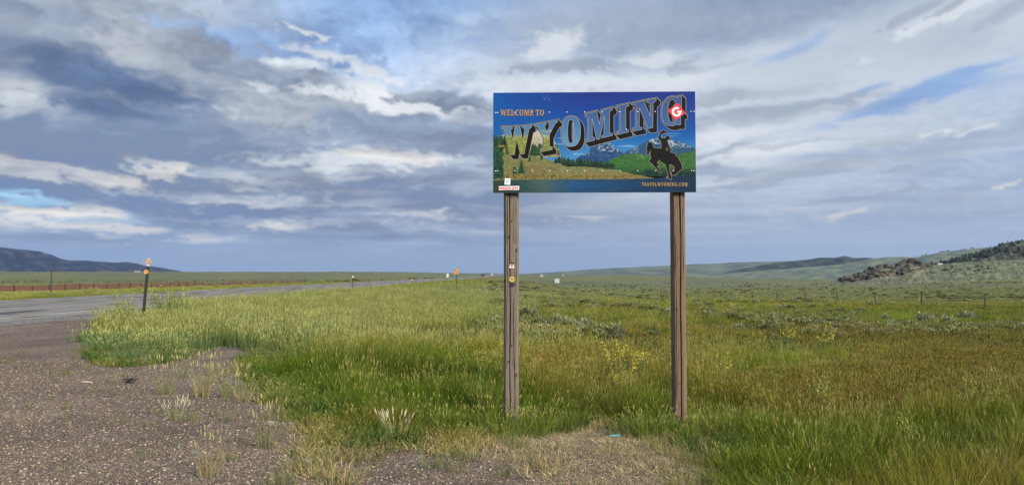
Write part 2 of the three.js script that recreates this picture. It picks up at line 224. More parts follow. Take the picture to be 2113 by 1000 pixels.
function growth(x, z) {   // colour, height factor and the brown share at a place
  const p = project(x, H(x, z), z), o = [...GREEN.olive]; let h = 1, brown = 0, straw = 0, lush = 0;
  if (p[2] > 0.5) {
    const wx = p[0] + 60 * noise(x * 0.5, z * 0.22), wy = p[1] + (p[1] - 560) * 0.16 * noise(x * 0.3 + 40, z * 0.3);
    for (const [k, cx, cy, rx, ry, s, hh] of PATCHES) {
      const q = ((wx - cx) / rx) ** 2 + ((wy - cy) / ry) ** 2; if (q > 4) continue;
      const w = s * smooth(Math.exp(-0.69 * q), 0.15, 0.75), c = GREEN[k];
      for (let i = 0; i < 3; i++) o[i] = lerp(o[i], c[i], w); h = lerp(h, hh, w); brown = lerp(brown, k === 'brown' ? 1 : 0, w); straw = lerp(straw, k === 'straw' ? 1 : 0, w); lush = lerp(lush, k === 'lush' ? 1 : 0, w);
    }
  }
  const n = noise(x * 0.16 + 3, z * 0.16), m = noise(x * 0.9, z * 0.9 + 8), f = 1 + 0.14 * m + 0.10 * n;
  o[0] *= f * (1 + 0.12 * n); o[1] *= f; o[2] *= f * (1 - 0.1 * n);
  return { c: o, h: h * (1 + 0.25 * m), brown, straw, lush };
}

// ------------------------------------------------------------------ ground sheet out to the horizon
{
  const soil = canvasTex(1024, 1024, (g, w, h) => {
    const r = rng(31); g.fillStyle = '#c9c9c4'; g.fillRect(0, 0, w, h);
    for (let i = 0; i < 26000; i++) { const x = r() * w, y = r() * h, l = 3 + r() * 16, a = r() * 6.28, t = r(), v = 105 + r() * 150; g.strokeStyle = t < .5 ? `rgba(${v},${v * .98},${v * .86},.55)` : t < .8 ? `rgba(${v * .8},${v * .9},${v * .62},.5)` : `rgba(${v * .6},${v * .55},${v * .45},.5)`; g.lineWidth = 1 + r() * 2.2;
      for (const ox of [0, x > w - 20 ? -w : x < 20 ? w : 0]) { g.beginPath(); g.moveTo(x + ox, y); g.lineTo(x + ox + Math.cos(a) * l, y + Math.sin(a) * l); g.stroke(); } }
    for (let i = 0; i < 500; i++) { const x = r() * w, y = r() * h, s = 6 + r() * 26, v = r() < .5 ? 60 : 240; g.fillStyle = `rgba(${v},${v},${v * .8},.10)`; g.beginPath(); g.ellipse(x, y, s, s * .7, r() * 3, 0, 7); g.fill(); }
  }, true, true);
  const angs = [];
  for (let a = -180; a < 180;) { angs.push(a); a += Math.abs(a + 0.01) < 44 ? 0.3 : Math.abs(a) < 60 ? 2 : 6; }
  const rings = [0]; for (let r = 1.2; r < 15000; r *= r < 60 ? 1.035 : r < 1500 ? 1.028 : 1.09) rings.push(r);
  const pos = [], col = [], uv = [], idx = [], n = angs.length;
  for (const r of rings) for (const a of angs) {
    const x = r * Math.sin(a * Math.PI / 180), z = -r * Math.cos(a * Math.PI / 180), y = H(x, z);
    pos.push(x, y, z); uv.push(x / 2.6, z / 2.6);
    const c = growth(x, z).c, far = smooth(r, 20, 110), f = 1 + 0.22 * noise(x * 0.05, z * 0.035) + 0.22 * noise(x * 0.013, z * 0.009) * smooth(r, 150, 500);
    const base = [.10, .088, .03], pl = r > 150 ? smooth(noise(x * 0.004 + 7, z * 0.003), -0.3, 0.5) : 0.5, plain = [lerp(.20, .235, pl), lerp(.22, .235, pl), lerp(.085, .055, pl)], fp = smooth(r, 90, 450);
    for (let i = 0; i < 3; i++) col.push(Math.min(1, lerp(base[i] * .9 + c[i] * 0.35, lerp(c[i] * 1.25, plain[i], fp), far) * f));
  }
  for (let i = 0; i < rings.length - 1; i++) for (let j = 0; j < n; j++) { const k = (j + 1) % n, a = i * n + j, b = i * n + k, c = a + n, d = b + n; if (i > 0) idx.push(a, b, c); idx.push(b, d, c); }
  const g = new THREE.BufferGeometry(); g.setAttribute('position', new THREE.Float32BufferAttribute(pos, 3)); g.setAttribute('color', new THREE.Float32BufferAttribute(col, 3)); g.setAttribute('uv', new THREE.Float32BufferAttribute(uv, 2)); g.setIndex(idx); g.computeVertexNormals();
  struct('ground', g, std({ map: soil, vertexColors: true, roughness: 1, bumpMap: soil, bumpScale: 0.02 }));
}

// gravel texture: thousands of little stones, tileable
function stoneCanvas(seed, n, base, tones, smin, smax, grey) {
  return (g, w, h) => {
    const r = rng(seed); g.fillStyle = base; g.fillRect(0, 0, w, h);
    for (let i = 0; i < n; i++) {
      const x = r() * w, y = r() * h, s = smin + (smax - smin) * r() ** 4, t = tones[(r() * tones.length) | 0], v = 0.55 + 0.85 * r(), e = 0.6 + 0.4 * r(), a = r() * 3.14, c = grey ? [40 + 200 * r()] : t;
      g.fillStyle = grey ? `rgb(${c[0]},${c[0]},${c[0]})` : `rgb(${c.map((k) => Math.min(255, k * v) | 0)})`;
      for (const ox of [0, x > w - smax ? -w : x < smax ? w : null]) for (const oy of [0, y > h - smax ? -h : y < smax ? h : null]) if (ox !== null && oy !== null) { g.beginPath(); g.ellipse(x + ox, y + oy, s, s * e, a, 0, 7); g.fill(); }
    }
  };
}
const TONES = [[112, 96, 78], [134, 114, 92], [92, 80, 66], [152, 136, 116], [124, 100, 78], [76, 68, 58], [166, 152, 138], [112, 102, 88]];
const gravelMap = canvasTex(2048, 2048, stoneCanvas(5, 90000, '#4c4238', TONES, 2.2, 13, false), true, true);
const gravelBump = canvasTex(1024, 1024, stoneCanvas(5, 40000, '#303030', TONES, 1.3, 7, true), false, true);
function patchSheet(name, mask, lift, mat, x0, x1, z0, z1, cell, tint) {   // a sheet lying on the ground where mask > 0
  const nx = Math.ceil((x1 - x0) / cell), nz = Math.ceil((z1 - z0) / cell), id = new Map(), pos = [], uv = [], col = [], idx = [];
  const vert = (i, j) => { const k = i * 10007 + j; if (!id.has(k)) { const x = x0 + i * cell, z = z0 + j * cell; id.set(k, pos.length / 3); pos.push(x, H(x, z) + lift + 0.004 * noise(x * 7, z * 7), z); uv.push(x / 1.75, z / 1.75); const c = tint(x, z); col.push(...c); } return id.get(k); };
  for (let i = 0; i < nx; i++) for (let j = 0; j < nz; j++) if (mask(x0 + (i + .5) * cell, z0 + (j + .5) * cell) > 0) { const a = vert(i, j), b = vert(i + 1, j), c = vert(i, j + 1), d = vert(i + 1, j + 1); idx.push(a, c, b, b, c, d); }
  const g = new THREE.BufferGeometry(); g.setAttribute('position', new THREE.Float32BufferAttribute(pos, 3)); g.setAttribute('uv', new THREE.Float32BufferAttribute(uv, 2)); g.setAttribute('color', new THREE.Float32BufferAttribute(col, 3)); g.setIndex(idx); g.computeVertexNormals();
  return struct(name, g, mat);
}
const gravelMat = std({ map: gravelMap, vertexColors: true, roughness: 0.95, bumpMap: gravelBump, bumpScale: 0.012 });
patchSheet('gravel_turnout', gravelAt, 0.012, gravelMat, -24, 1.2, -32, -2.2, 0.12, (x, z) => { const f = 1.04 + 0.30 * noise(x * 0.5, z * 0.5) + 0.18 * noise(x * 1.6 + 4, z * 1.6) + .26 * noise(x * 1.1 + z * .35, z * .16 + 9), w = smooth(noise(x * 0.3 + 20, z * 0.6), 0, .6); return [f * 1.02, f * lerp(.98, .92, w), f * lerp(.95, .84, w)].map((v) => clamp(v * 0.80, 0, 1.5)); });
patchSheet('trampled_earth', trampledAt, 0.011, gravelMat, -1.5, 3.2, -10.4, -3.5, 0.1, (x, z) => { const f = 1 + 0.25 * noise(x * 0.9, z * 0.9); return [1.25 * f, 1.15 * f, .95 * f]; });

// ------------------------------------------------------------------ road
let APRON;
{
  const asphalt = canvasTex(1024, 2048, (g, w, h) => {
    const r = rng(77); g.fillStyle = '#827d74'; g.fillRect(0, 0, w, h);
    for (let i = 0; i < 90000; i++) { const v = 70 + r() * 90; g.fillStyle = `rgba(${v},${v * .98},${v * .95},.6)`; g.fillRect(r() * w, r() * h, 1 + r() * 2, 1 + r() * 4); }
    for (let i = 0; i < 120; i++) { const x = r() * w, y = r() * h, l = 60 + r() * 320, d = r() < .62; g.fillStyle = d ? `rgba(44,43,44,${.35 + r() * .45})` : `rgba(150,147,142,${.10 + r() * .2})`; g.beginPath(); g.ellipse(x, y, 6 + r() * 34, l / 2, (r() - .5) * .1, 0, 7); g.fill(); }
    for (let i = 0; i < 110; i++) { g.strokeStyle = `rgba(30,29,30,${.5 + r() * .4})`; g.lineWidth = 1.5 + r() * 4; g.beginPath(); let x = r() * w, y = r() * h; const across = r() < .45; g.moveTo(x, y); for (let k = 0; k < 12; k++) { x += across ? 26 : (r() - .5) * 16; y += across ? (r() - .5) * 16 : 30; g.lineTo(x, y); } g.stroke(); }
  }, true, true);
  const mat = std({ color: rgb(.92, .88, .82), map: asphalt, roughness: 0.88, bumpMap: asphalt, bumpScale: 0.006 });
  const ribbon = (off0, off1, lift, skirts, Z0, Z1) => {
    const pos = [], uv = [], idx = []; let k = 0;
    for (let Z = Z0; Z <= Z1; Z += Z < 200 ? 4 : 25) {
      const c = roadX(Math.max(Z, 0)), row = skirts ? [[off0 - .25, -0.08], [off0, lift], [(off0 + off1) / 2, lift + .03], [off1, lift], [off1 + .25, -0.08]] : [[off0, lift], [off1, lift]];
      for (const [o, y] of row) { pos.push(c + o, H(c, -Z) + y, -Z); uv.push((o + 6.5) / 13, Z / 30); }
      if (k) { const n = row.length; for (let i = 0; i < n - 1; i++) { const a = (k - 1) * n + i, b = a + 1, cc = a + n, d = cc + 1; idx.push(a, b, cc, b, d, cc); } } k++;
    }
    const g = new THREE.BufferGeometry(); g.setAttribute('position', new THREE.Float32BufferAttribute(pos, 3)); g.setAttribute('uv', new THREE.Float32BufferAttribute(uv, 2)); g.setIndex(idx); g.computeVertexNormals(); return g;
  };
  struct('road', ribbon(-6.3, 6.55, 0.06, true, -60, 2600), mat);
  const paint = std({ color: rgb(.62, .61, .57), roughness: .7 });
  const lines = []; { const r = rng(3); for (let Z = -60; Z < 900;) { const L = 8 + r() * 26; lines.push(ribbon(6.02, 6.14 + r() * .02, 0.066, false, Z, Z + L)); Z += L + 0.6 + r() * 1.6; } }
  struct('road_edge_line', mergeGeometries(lines), paint);
  struct('road_edge_line_001', ribbon(-5.95, -5.83, 0.068, false, -60, 900), paint);
  used.road_edge_line = 1;
  APRON = poly([[-300, 660], [-60, 652], [60, 646], [180, 640], [320, 626], [345, 642], [235, 656], [190, 662], [120, 676], [40, 688], [-60, 702], [-300, 712]]);
  const apronMat = std({ map: asphalt, vertexColors: true, roughness: .9, bumpMap: asphalt, bumpScale: .008 });
  patchSheet('road_apron', (x, z) => x < roadX(-z) + 6.45 ? -1 : edge(APRON, x, z) + .15 * noise(x * 2, z * 2), 0.007, apronMat, -19, -9, -42, -14, 0.2, (x, z) => { const f = .78 + .25 * noise(x * .8, z * .8); return [f * 1.06, f, f * .95]; });
}

// ------------------------------------------------------------------ hills
function interp(P, x) { for (let i = 1; i < P.length; i++) if (x <= P[i][0]) { const t = clamp((x - P[i - 1][0]) / (P[i][0] - P[i - 1][0])); return lerp(P[i - 1][1], P[i][1], t * t * (3 - 2 * t) * .5 + t * .5); } return P[P.length - 1][1]; }
function ridge(name, crest, Zc, Zf, o) {
  const x0 = crest[0][0], x1 = crest[crest.length - 1][0], cols = Math.ceil((x1 - x0) / (o.step ?? 4)), rows = o.rows ?? 26, pos = [], col = [], uv = [], idx = [], q = o.freq ?? 1;
  const surf = (px, v) => {   // v 0 at the foot, 1 on the crest, beyond it the far side
    const c = at(px, interp(crest, px), Zc), tx = (px - CX) / FPX, Z = lerp(Zf, Zc, v), x = tx * Z * (c.x / (tx * Zc || 1)), foot = H(x, -Zf) - (o.sink ?? 3), k = v <= 1 ? v : Math.max(0, 2 - v);
    const prof = (o.power ?? 1.2) > 0 ? lerp(k, k * k * (3 - 2 * k), .6) ** (o.power ?? 1.1) : k, gully = Math.sin(Math.PI * Math.min(1, k)) * (o.amp ?? 0) * (c.y - foot) * (fbm(x * q / Zc * 22, Z * q / Zc * 9 + 4, 4) - 0.1 * Math.abs(noise(x * q / Zc * 40, Z / Zc * 12)));
    const rough = (o.rough ?? 0) * noise(px * .11, v * 9) * Math.min(1, k * 3);
    return V(x, Math.max(foot, lerp(foot, c.y, prof) + gully) + rough, -Z);
  };
  const vs = []; for (let j = 0; j <= rows; j++) vs.push(1.0 * j / rows); for (const e of [1.05, 1.15, 1.4, 1.7, 2]) vs.push(e);
  for (const v of vs) for (let i = 0; i <= cols; i++) { const px = lerp(x0, x1, i / cols), p = surf(px, v); pos.push(p.x, p.y, p.z); uv.push(p.x / 60, p.z / 60); col.push(...o.color(px, v, p)); }
  const n = cols + 1; for (let j = 0; j < vs.length - 1; j++) for (let i = 0; i < cols; i++) { const a = j * n + i; idx.push(a, a + 1, a + n, a + 1, a + n + 1, a + n); }
  const g = new THREE.BufferGeometry(); g.setAttribute('position', new THREE.Float32BufferAttribute(pos, 3)); g.setAttribute('color', new THREE.Float32BufferAttribute(col, 3)); g.setAttribute('uv', new THREE.Float32BufferAttribute(uv, 2)); g.setIndex(idx); g.computeVertexNormals();
  struct(name, g, std({ vertexColors: true, roughness: 1 }));
  return surf;
}
const mixc = (a, b, t) => [lerp(a[0], b[0], t), lerp(a[1], b[1], t), lerp(a[2], b[2], t)];
ridge('mountain', [[-700, 470], [-350, 484], [-120, 500], [0, 510], [40, 514], [80, 518], [100, 524], [130, 535], [145, 537], [175, 537], [200, 539], [235, 541.5], [262, 540], [278, 542.5], [300, 548], [330, 551.5], [360, 557], [385, 561.5], [420, 564]], 9000, 7000,
  { amp: .34, freq: 1.6, sink: 10, rows: 40, color: (px, v, p) => mixc([.008, .012, .009], [.058, .056, .044], smooth(fbm(px * .035 + v * 1.5, v * 4.5, 5), -.05, .45)) });
ridge('hill', [[560, 565], [620, 562.6], [650, 562], [690, 559.6], [735, 562], [760, 563.4], [800, 561.8], [835, 560.8], [865, 562], [900, 563.6], [950, 566], [985, 563.8], [1012, 563], [1040, 566], [1060, 568]], 9500, 8200, { amp: .1, sink: 8, color: () => [.06, .06, .05] });
ridge('hill_001', [[1058, 568], [1072, 565.4], [1120, 562.6], [1160, 560], [1229, 554.8], [1279, 552], [1378, 548], [1440, 544.2], [1480, 543.6], [1518, 541], [1580, 539.5], [1643, 538], [1700, 541], [1800, 544], [2000, 540], [2300, 536]], 5200, 2900,
  { amp: .14, freq: 1.5, color: (px, v) => mixc([.066, .090, .062], [.125, .150, .095], smooth(fbm(px * .02, v * 5, 4) + .3 * v, -.15, .5)) });
ridge('hill_002', [[1480, 566], [1505, 560], [1545, 552], [1582, 545], [1610, 541.5], [1633, 538.5], [1660, 536], [1697, 531], [1722, 531.5], [1744, 527.6], [1766, 532], [1790, 531.2], [1806, 533], [1850, 542], [1900, 552]], 3600, 2600,
  { amp: .26, freq: 2.4, color: (px, v) => mixc([.022, .034, .026], [.075, .10, .065], smooth(fbm(px * .035, v * 5, 4), -.02, .4) * .75) });
ridge('hill_003', [[1380, 574], [1450, 569], [1520, 562], [1600, 556], [1673, 550], [1737, 545], [1772, 539], [1805, 533], [1839, 530], [1866, 529.5], [1893, 531.5], [1910, 526.5], [1947, 520], [1975, 516.5], [2001, 513.5], [2034, 511], [2113, 507], [2300, 500], [2500, 500]], 2100, 950,
  { amp: .12, freq: 2, power: .95, color: (px, v) => mixc([.075, .10, .075], [.15, .175, .105], smooth(fbm(px * .03, v * 7, 4) + .2 * v, -.2, .45)) });
const treeHill = ridge('hill_004', [[1880, 556], [1900, 549], [1925, 543.5], [1950, 537], [1974, 531.5], [2000, 526], [2017, 521], [2035, 514], [2052, 509], [2071, 502], [2091, 499], [2113, 495], [2200, 480], [2400, 468], [2700, 462]], 930, 660,
  { amp: .22, freq: 3, rough: .8, step: 2.5, color: (px, v) => mixc([.028, .030, .020], [.095, .102, .052], smooth(fbm(px * .05, v * 8, 4) + (v > .8 ? .15 : 0), -.1, .4)) });
const sageSlope = ridge('hill_005', [[1700, 584], [1733, 578], [1752, 571], [1778, 561], [1798, 553.5], [1822, 548.5], [1850, 547.5], [1866, 541], [1880, 538.5], [1895, 541], [1908, 547], [1940, 545.5], [1974, 541.5], [2030, 538], [2113, 535], [2300, 528], [2600, 520]], 640, 430,
  { amp: .10, freq: 3, rough: .35, step: 2.5, power: 1.0, color: (px, v) => px < 1910 ? mixc([.085, .078, .048], [.155, .165, .08], smooth(fbm(px * .12, v * 13, 4), -.3, .25)) : mixc([.08, .09, .045], [.155, .175, .08], smooth(fbm(px * .07, v * 11, 4), -.25, .35)) });
// ------------------------------------------------------------------ the welcome sign
const woodTex = (seed, base, dark, light, knots) => canvasTex(512, 1024, (g, w, h) => {
  const r = rng(seed); g.fillStyle = base; g.fillRect(0, 0, w, h);
  for (let i = 0; i < 900; i++) { const x = r() * w, t = r(), c = t < .5 ? dark : light; g.strokeStyle = c.replace('A', (.08 + r() * .28).toFixed(2)); g.lineWidth = .8 + r() * 3.2; g.beginPath(); let y = r() * h - 200, xx = x; g.moveTo(xx, y); const L = 120 + r() * 700; for (let k = 0; k < 8; k++) { xx += (r() - .5) * 5; y += L / 8; g.lineTo(xx, y); } g.stroke(); }
  for (let i = 0; i < knots; i++) { const x = r() * w, y = r() * h, s = 5 + r() * 9; for (let k = 5; k > 0; k--) { g.fillStyle = `rgba(38,28,22,${.16 + .05 * (5 - k)})`; g.beginPath(); g.ellipse(x, y, s * k / 5, s * 1.7 * k / 5, .2, 0, 7); g.fill(); } }
  for (let i = 0; i < 260; i++) { g.fillStyle = `rgba(30,24,20,${.1 + r() * .2})`; g.fillRect(r() * w, r() * h, 1 + r() * 1.5, 20 + r() * 120); }
}, true, true);
const woodGrey = std({ color: rgb(.66, .66, .63), map: woodTex(11, '#8a7c6e', 'rgba(60,48,40,A)', 'rgba(176,164,150,A)', 14), roughness: .92 }); woodGrey.bumpMap = woodGrey.map; woodGrey.bumpScale = .006;
const woodBrown = std({ color: rgb(.70, .66, .59), map: woodTex(23, '#8c7864', 'rgba(62,40,26,A)', 'rgba(178,160,140,A)', 10), roughness: .92 }); woodBrown.bumpMap = woodBrown.map; woodBrown.bumpScale = .006;
function timber(w, d, y0, y1, seed, cracks, bevel = .018) {   // an upright timber with worn arrises and drying cracks that open along it
  const r = rng(seed), rows = 70, ring = [], hw = w / 2, hd = d / 2;
  const side = (ax, az, bx, bz, n) => { for (let i = 0; i < n; i++) ring.push([lerp(ax, bx, i / n), lerp(az, bz, i / n)]); };
  side(-hw + bevel, hd, hw - bevel, hd, 44); side(hw - bevel, hd, hw, hd - bevel, 3); side(hw, hd - bevel, hw, -hd + bevel, 14); side(hw, -hd + bevel, hw - bevel, -hd, 2);
  side(hw - bevel, -hd, -hw + bevel, -hd, 6); side(-hw + bevel, -hd, -hw, -hd + bevel, 2); side(-hw, -hd + bevel, -hw, hd - bevel, 20); side(-hw, hd - bevel, -hw + bevel, hd, 3);
  const n = ring.length, pos = [], uv = [], idx = []; let per = [0]; for (let i = 0; i < n; i++) { const a = ring[i], b = ring[(i + 1) % n]; per.push(per[i] + Math.hypot(a[0] - b[0], a[1] - b[1])); }
  for (let j = 0; j <= rows; j++) {
    const y = lerp(y0, y1, j / rows);
    for (let i = 0; i <= n; i++) {
      let [x, z] = ring[i % n]; const warp = .0035 * noise(y * .8 + seed, 3); x += warp + .0015 * noise(y * 6 + seed, i * .7);
      for (const c of cracks) { const mid = c.x + c.drift * noise(y * 1.1 + c.s, 8) + .003 * noise(y * 9 + c.s, 1), open = smooth(y, c.a, c.a + .3) * (1 - smooth(y, c.b - .4, c.b)) * (.55 + .45 * noise(y * 2 + c.s, 5)); if (z > hd - bevel * 1.01 && Math.abs(x - mid) < c.w) z -= c.depth * open * (1 - Math.abs(x - mid) / c.w); }
      z += .0016 * noise(i * .9 + seed, y * 3); pos.push(x, y, z); uv.push(per[i] / .62, y / 1.5 + seed * .13);
    }
  }
  const m = n + 1; for (let j = 0; j < rows; j++) for (let i = 0; i < n; i++) { const a = j * m + i; idx.push(a, a + m, a + 1, a + 1, a + m, a + m + 1); }
  const base = pos.length / 3; pos.push(0, y1, 0); uv.push(.5, .5); for (let i = 0; i < n; i++) idx.push(rows * m + i, base, rows * m + i + 1);
  const g = new THREE.BufferGeometry(); g.setAttribute('position', new THREE.Float32BufferAttribute(pos, 3)); g.setAttribute('uv', new THREE.Float32BufferAttribute(uv, 2)); g.setIndex(idx); g.computeVertexNormals(); return g;
}
const PW = 2.44, PH = 1.22;
const face = canvasTex(2048, 1024, (g) => {
  g.setTransform(1.1669, .01134, 0, 1.171, -81.7, -91);   // drawn in the units of an enlargement of the photograph, 1755 x 878 for the panel
  const r = rng(99), P = (pts) => { g.beginPath(); pts.forEach(([x, y], i) => (i ? g.lineTo(x, y) : g.moveTo(x, y))); g.closePath(); }, Z1 = (pts, ox, oy, s) => pts.map(([x, y]) => [(ox - 1000 + x / s) * 4.167, (oy - 170 + y / s) * 4.167]);
  const grad = (x0, y0, x1, y1, st) => { const q = g.createLinearGradient(x0, y0, x1, y1); st.forEach(([k, c]) => q.addColorStop(k, c)); return q; };
  const dab = (n, x0, y0, x1, y1, s0, s1, cols, a = .6, flat = .6) => { for (let i = 0; i < n; i++) { g.globalAlpha = a * (.5 + r() * .5); g.fillStyle = cols[(r() * cols.length) | 0]; const s = s0 + r() * (s1 - s0); g.beginPath(); g.ellipse(lerp(x0, x1, r()), lerp(y0, y1, r()), s, s * flat, 0, 0, 7); g.fill(); } g.globalAlpha = 1; };
  const within = (pts, f) => { g.save(); P(pts); g.clip(); f(); g.restore(); };
  const rugged = (pts, amp) => { const o = []; for (let i = 0; i < pts.length - 1; i++) { const [a, b] = pts[i], [c, d] = pts[i + 1], n = Math.max(1, Math.abs(c - a) / 14 | 0); for (let k = 0; k < n; k++) o.push([lerp(a, c, k / n), lerp(b, d, k / n) + (r() - .5) * amp]); } o.push(pts[pts.length - 1]); return o; };
  const fir = (x, y, h, c) => { g.fillStyle = c; for (let k = 0; k < 5; k++) { const w = h * (.08 + .055 * k), t = y - h + h * k * .17; P([[x, t], [x + w, t + h * .3], [x - w, t + h * .3]]); g.fill(); } };
  // sky of the print
  g.fillStyle = grad(0, 60, 0, 660, [[0, '#22348a'], [.3, '#1b469c'], [.6, '#1a5aaa'], [.85, '#3c86c4'], [1, '#5aa0d2']]); g.fillRect(60, 40, 1800, 660);
  g.fillStyle = grad(60, 0, 1000, 0, [[0, 'rgba(20,100,175,.75)'], [.5, 'rgba(25,90,170,.35)'], [1, 'rgba(30,80,170,0)']]); g.fillRect(60, 40, 1100, 640);
  for (const [x, y, w, h] of [[700, 525, 90, 12], [690, 470, 60, 8], [1230, 540, 95, 11], [1640, 428, 70, 7], [1620, 450, 50, 5], [820, 610, 60, 10], [200, 450, 120, 14], [300, 435, 80, 12]]) for (let k = 0; k < 14; k++) { g.fillStyle = `rgba(205,225,240,${.10 + r() * .15})`; g.beginPath(); g.ellipse(x + (r() - .5) * w * 1.6, y + (r() - .5) * h, w * (.2 + r() * .3), h * (.2 + r() * .3), -.05, 0, 7); g.fill(); }
  // pale dome on the left, peaks in the middle and on the right
  const dome = rugged([[130, 470], [250, 452], [340, 425], [420, 412], [480, 402], [535, 415], [575, 452], [605, 505], [625, 535], [650, 580], [660, 640], [120, 660]], 8);
  P(dome); g.fillStyle = grad(0, 400, 0, 600, [[0, '#cfc9b6'], [1, '#a59a80']]); g.fill(); within(dome, () => { dab(240, 320, 410, 650, 600, 2, 9, ['#e4dfcd', '#8a826f', '#b9ae95', '#6b6a5e'], .5, .5); dab(200, 460, 520, 650, 640, 4, 11, ['#4c5a34', '#6f7440', '#39492f'], .8, .9); });
  const snow = rugged([[805, 640], [860, 610], [900, 600], [915, 560], [930, 538], [975, 524], [1040, 508], [1090, 516], [1118, 536], [1150, 566], [1200, 588], [1160, 690], [805, 690]], 9);
  P(snow); g.fillStyle = '#31507f'; g.fill(); within(snow, () => { dab(260, 900, 520, 1190, 660, 2, 8, ['#23395f', '#4a6d9c', '#2d4672'], .7, 1.4); dab(110, 985, 512, 1200, 590, 2, 9, ['#d7dee6', '#b3c3d2'], .75, .8); dab(30, 830, 600, 910, 625, 3, 8, ['#cdd6df'], .7, .5); });
  const right = rugged([[1190, 605], [1250, 575], [1310, 545], [1380, 510], [1440, 478], [1520, 466], [1600, 482], [1680, 498], [1745, 520], [1790, 545], [1830, 560], [1830, 660], [1190, 660]], 9);
  P(right); g.fillStyle = '#33567f'; g.fill(); within(right, () => { dab(420, 1190, 480, 1830, 660, 3, 11, ['#27456c', '#446f92', '#2a4c60', '#3a6440'], .6, .7); dab(90, 1430, 466, 1640, 520, 4, 14, ['#e2e4e2', '#c9d2da'], .75, .5); dab(120, 1600, 490, 1790, 550, 3, 10, ['#d8dcd9', '#b9c6c4'], .7, .5); dab(50, 1260, 545, 1330, 600, 2, 6, ['#b7c6d6'], .6, .8); });
  const green = rugged([[1060, 680], [1130, 640], [1210, 612], [1320, 600], [1400, 620], [1500, 628], [1600, 640], [1700, 600], [1830, 572], [1830, 800], [1060, 800]], 8);
  P(green); g.fillStyle = grad(0, 590, 0, 790, [[0, '#40693a'], [.6, '#3f7038'], [1, '#1e3a33']]); g.fill(); within(green, () => { dab(900, 1060, 590, 1830, 800, 3, 12, ['#2c5030', '#4f8040', '#375f34', '#6a8f4c', '#254232'], .5, .6); dab(40, 1310, 605, 1400, 645, 4, 10, ['#8f9a72'], .5, .5); dab(260, 1400, 740, 1830, 810, 6, 20, ['#17302f', '#1b3a36'], .6, .5); });
  // meadow and shore
  const meadow = rugged([[60, 600], [250, 595], [390, 605], [470, 640], [560, 665], [650, 700], [720, 722], [830, 720], [960, 722], [1080, 735], [1190, 758], [1300, 785], [1400, 805], [1470, 818], [1400, 828], [60, 850]], 5);
  P(meadow); g.fillStyle = '#807a50'; g.fill(); within(meadow, () => { dab(1500, 60, 600, 1300, 840, 3, 13, ['#a39c66', '#7a7446', '#6c6340', '#b3a874', '#85804f'], .5, .35); dab(240, 620, 720, 1200, 770, 4, 14, ['#8d9166', '#9c9b72', '#727b52'], .5, .4); dab(420, 120, 790, 900, 830, 3, 11, ['#a8893f', '#5a4b2c', '#b79a4d', '#6d5a33'], .7, .6); dab(300, 850, 765, 1430, 825, 3, 10, ['#a66f36', '#8a5a30', '#b98a48', '#6e5632'], .7, .5); dab(140, 340, 715, 640, 790, 4, 12, ['#6f4f3c', '#7d5c46'], .5, .4); });
  within(meadow, () => { dab(520, 60, 610, 1300, 835, 2, 7, ['#3a3a22', '#4e4a2b', '#343a22', '#5a4630'], .6, .5); dab(300, 60, 610, 1300, 800, 2, 6, ['#c6bd8c', '#b3ab7a'], .55, .4); dab(260, 600, 725, 1250, 790, 3, 10, ['#66764a', '#76825a', '#9a9a74'], .5, .4); dab(160, 90, 790, 1400, 832, 2, 7, ['#3c3020', '#4c3a24'], .7, .7); }); const far = []; for (let i = 0; i < 130; i++) far.push([600 + r() * 520, 0]); far.sort((a, b) => a[0] - b[0]); for (const [x] of far) { const b = 668 + (x - 600) * .11 + r() * 12, hh = 32 + r() * 42; fir(x, b + 12, hh, ['#1f3a2a', '#2a4a31', '#1a3226', '#34553a'][(r() * 4) | 0]); } g.fillStyle = '#22362b'; P([[600, 672], [700, 690], [830, 700], [1120, 700], [1120, 728], [830, 720], [700, 712]]); g.fill();
  for (let i = 0; i < 40; i++) fir(395 + r() * 160, 605 + r() * 20 + 6, 50 + r() * 55, ['#24402a', '#35512f', '#2b4630'][(r() * 3) | 0]);
  for (let i = 0; i < 60; i++) fir(66 + r() * 125, 560 + r() * 60, 60 + r() * 85, ['#20402f', '#2d5238', '#41583a', '#1a3528'][(r() * 4) | 0]);
  dab(60, 120, 540, 175, 620, 4, 12, ['#b09232', '#c2a53a'], .8, 1); dab(420, 70, 560, 152, 830, 5, 15, ['#1d3d31', '#2a5540', '#17322a', '#35633f'], .8, .9);
  for (const [x, y, h] of [[315, 785, 130], [258, 790, 75], [388, 680, 55], [492, 660, 45]]) { fir(x, y, h, '#224a31'); dab(30, x - h * .2, y - h * .8, x + h * .2, y, 3, 8, ['#2f5c3c', '#1a3a28'], .7); }
  // lake
  g.fillStyle = grad(0, 820, 0, 960, [[0, '#2f5358'], [.4, '#27507a'], [1, '#1f3f56']]); P([[60, 846], [300, 838], [700, 832], [1200, 828], [1480, 818], [1830, 785], [1830, 960], [60, 960]]); g.fill();
  g.fillStyle = grad(60, 0, 1830, 0, [[0, 'rgba(58,64,42,.95)'], [.14, 'rgba(52,78,64,.8)'], [.26, 'rgba(94,108,84,.65)'], [.4, 'rgba(36,84,138,.6)'], [.75, 'rgba(22,50,88,.7)'], [1, 'rgba(24,42,66,.85)']]); P([[60, 846], [300, 838], [700, 832], [1200, 828], [1480, 818], [1830, 785], [1830, 960], [60, 960]]); g.fill();
  for (let i = 0; i < 420; i++) { g.fillStyle = ['rgba(150,180,190,.13)', 'rgba(16,34,54,.22)', 'rgba(80,130,170,.15)'][(r() * 3) | 0]; g.fillRect(60 + r() * 1760, 840 + r() * 105, 10 + r() * 60, 1.5 + r() * 2.5); }
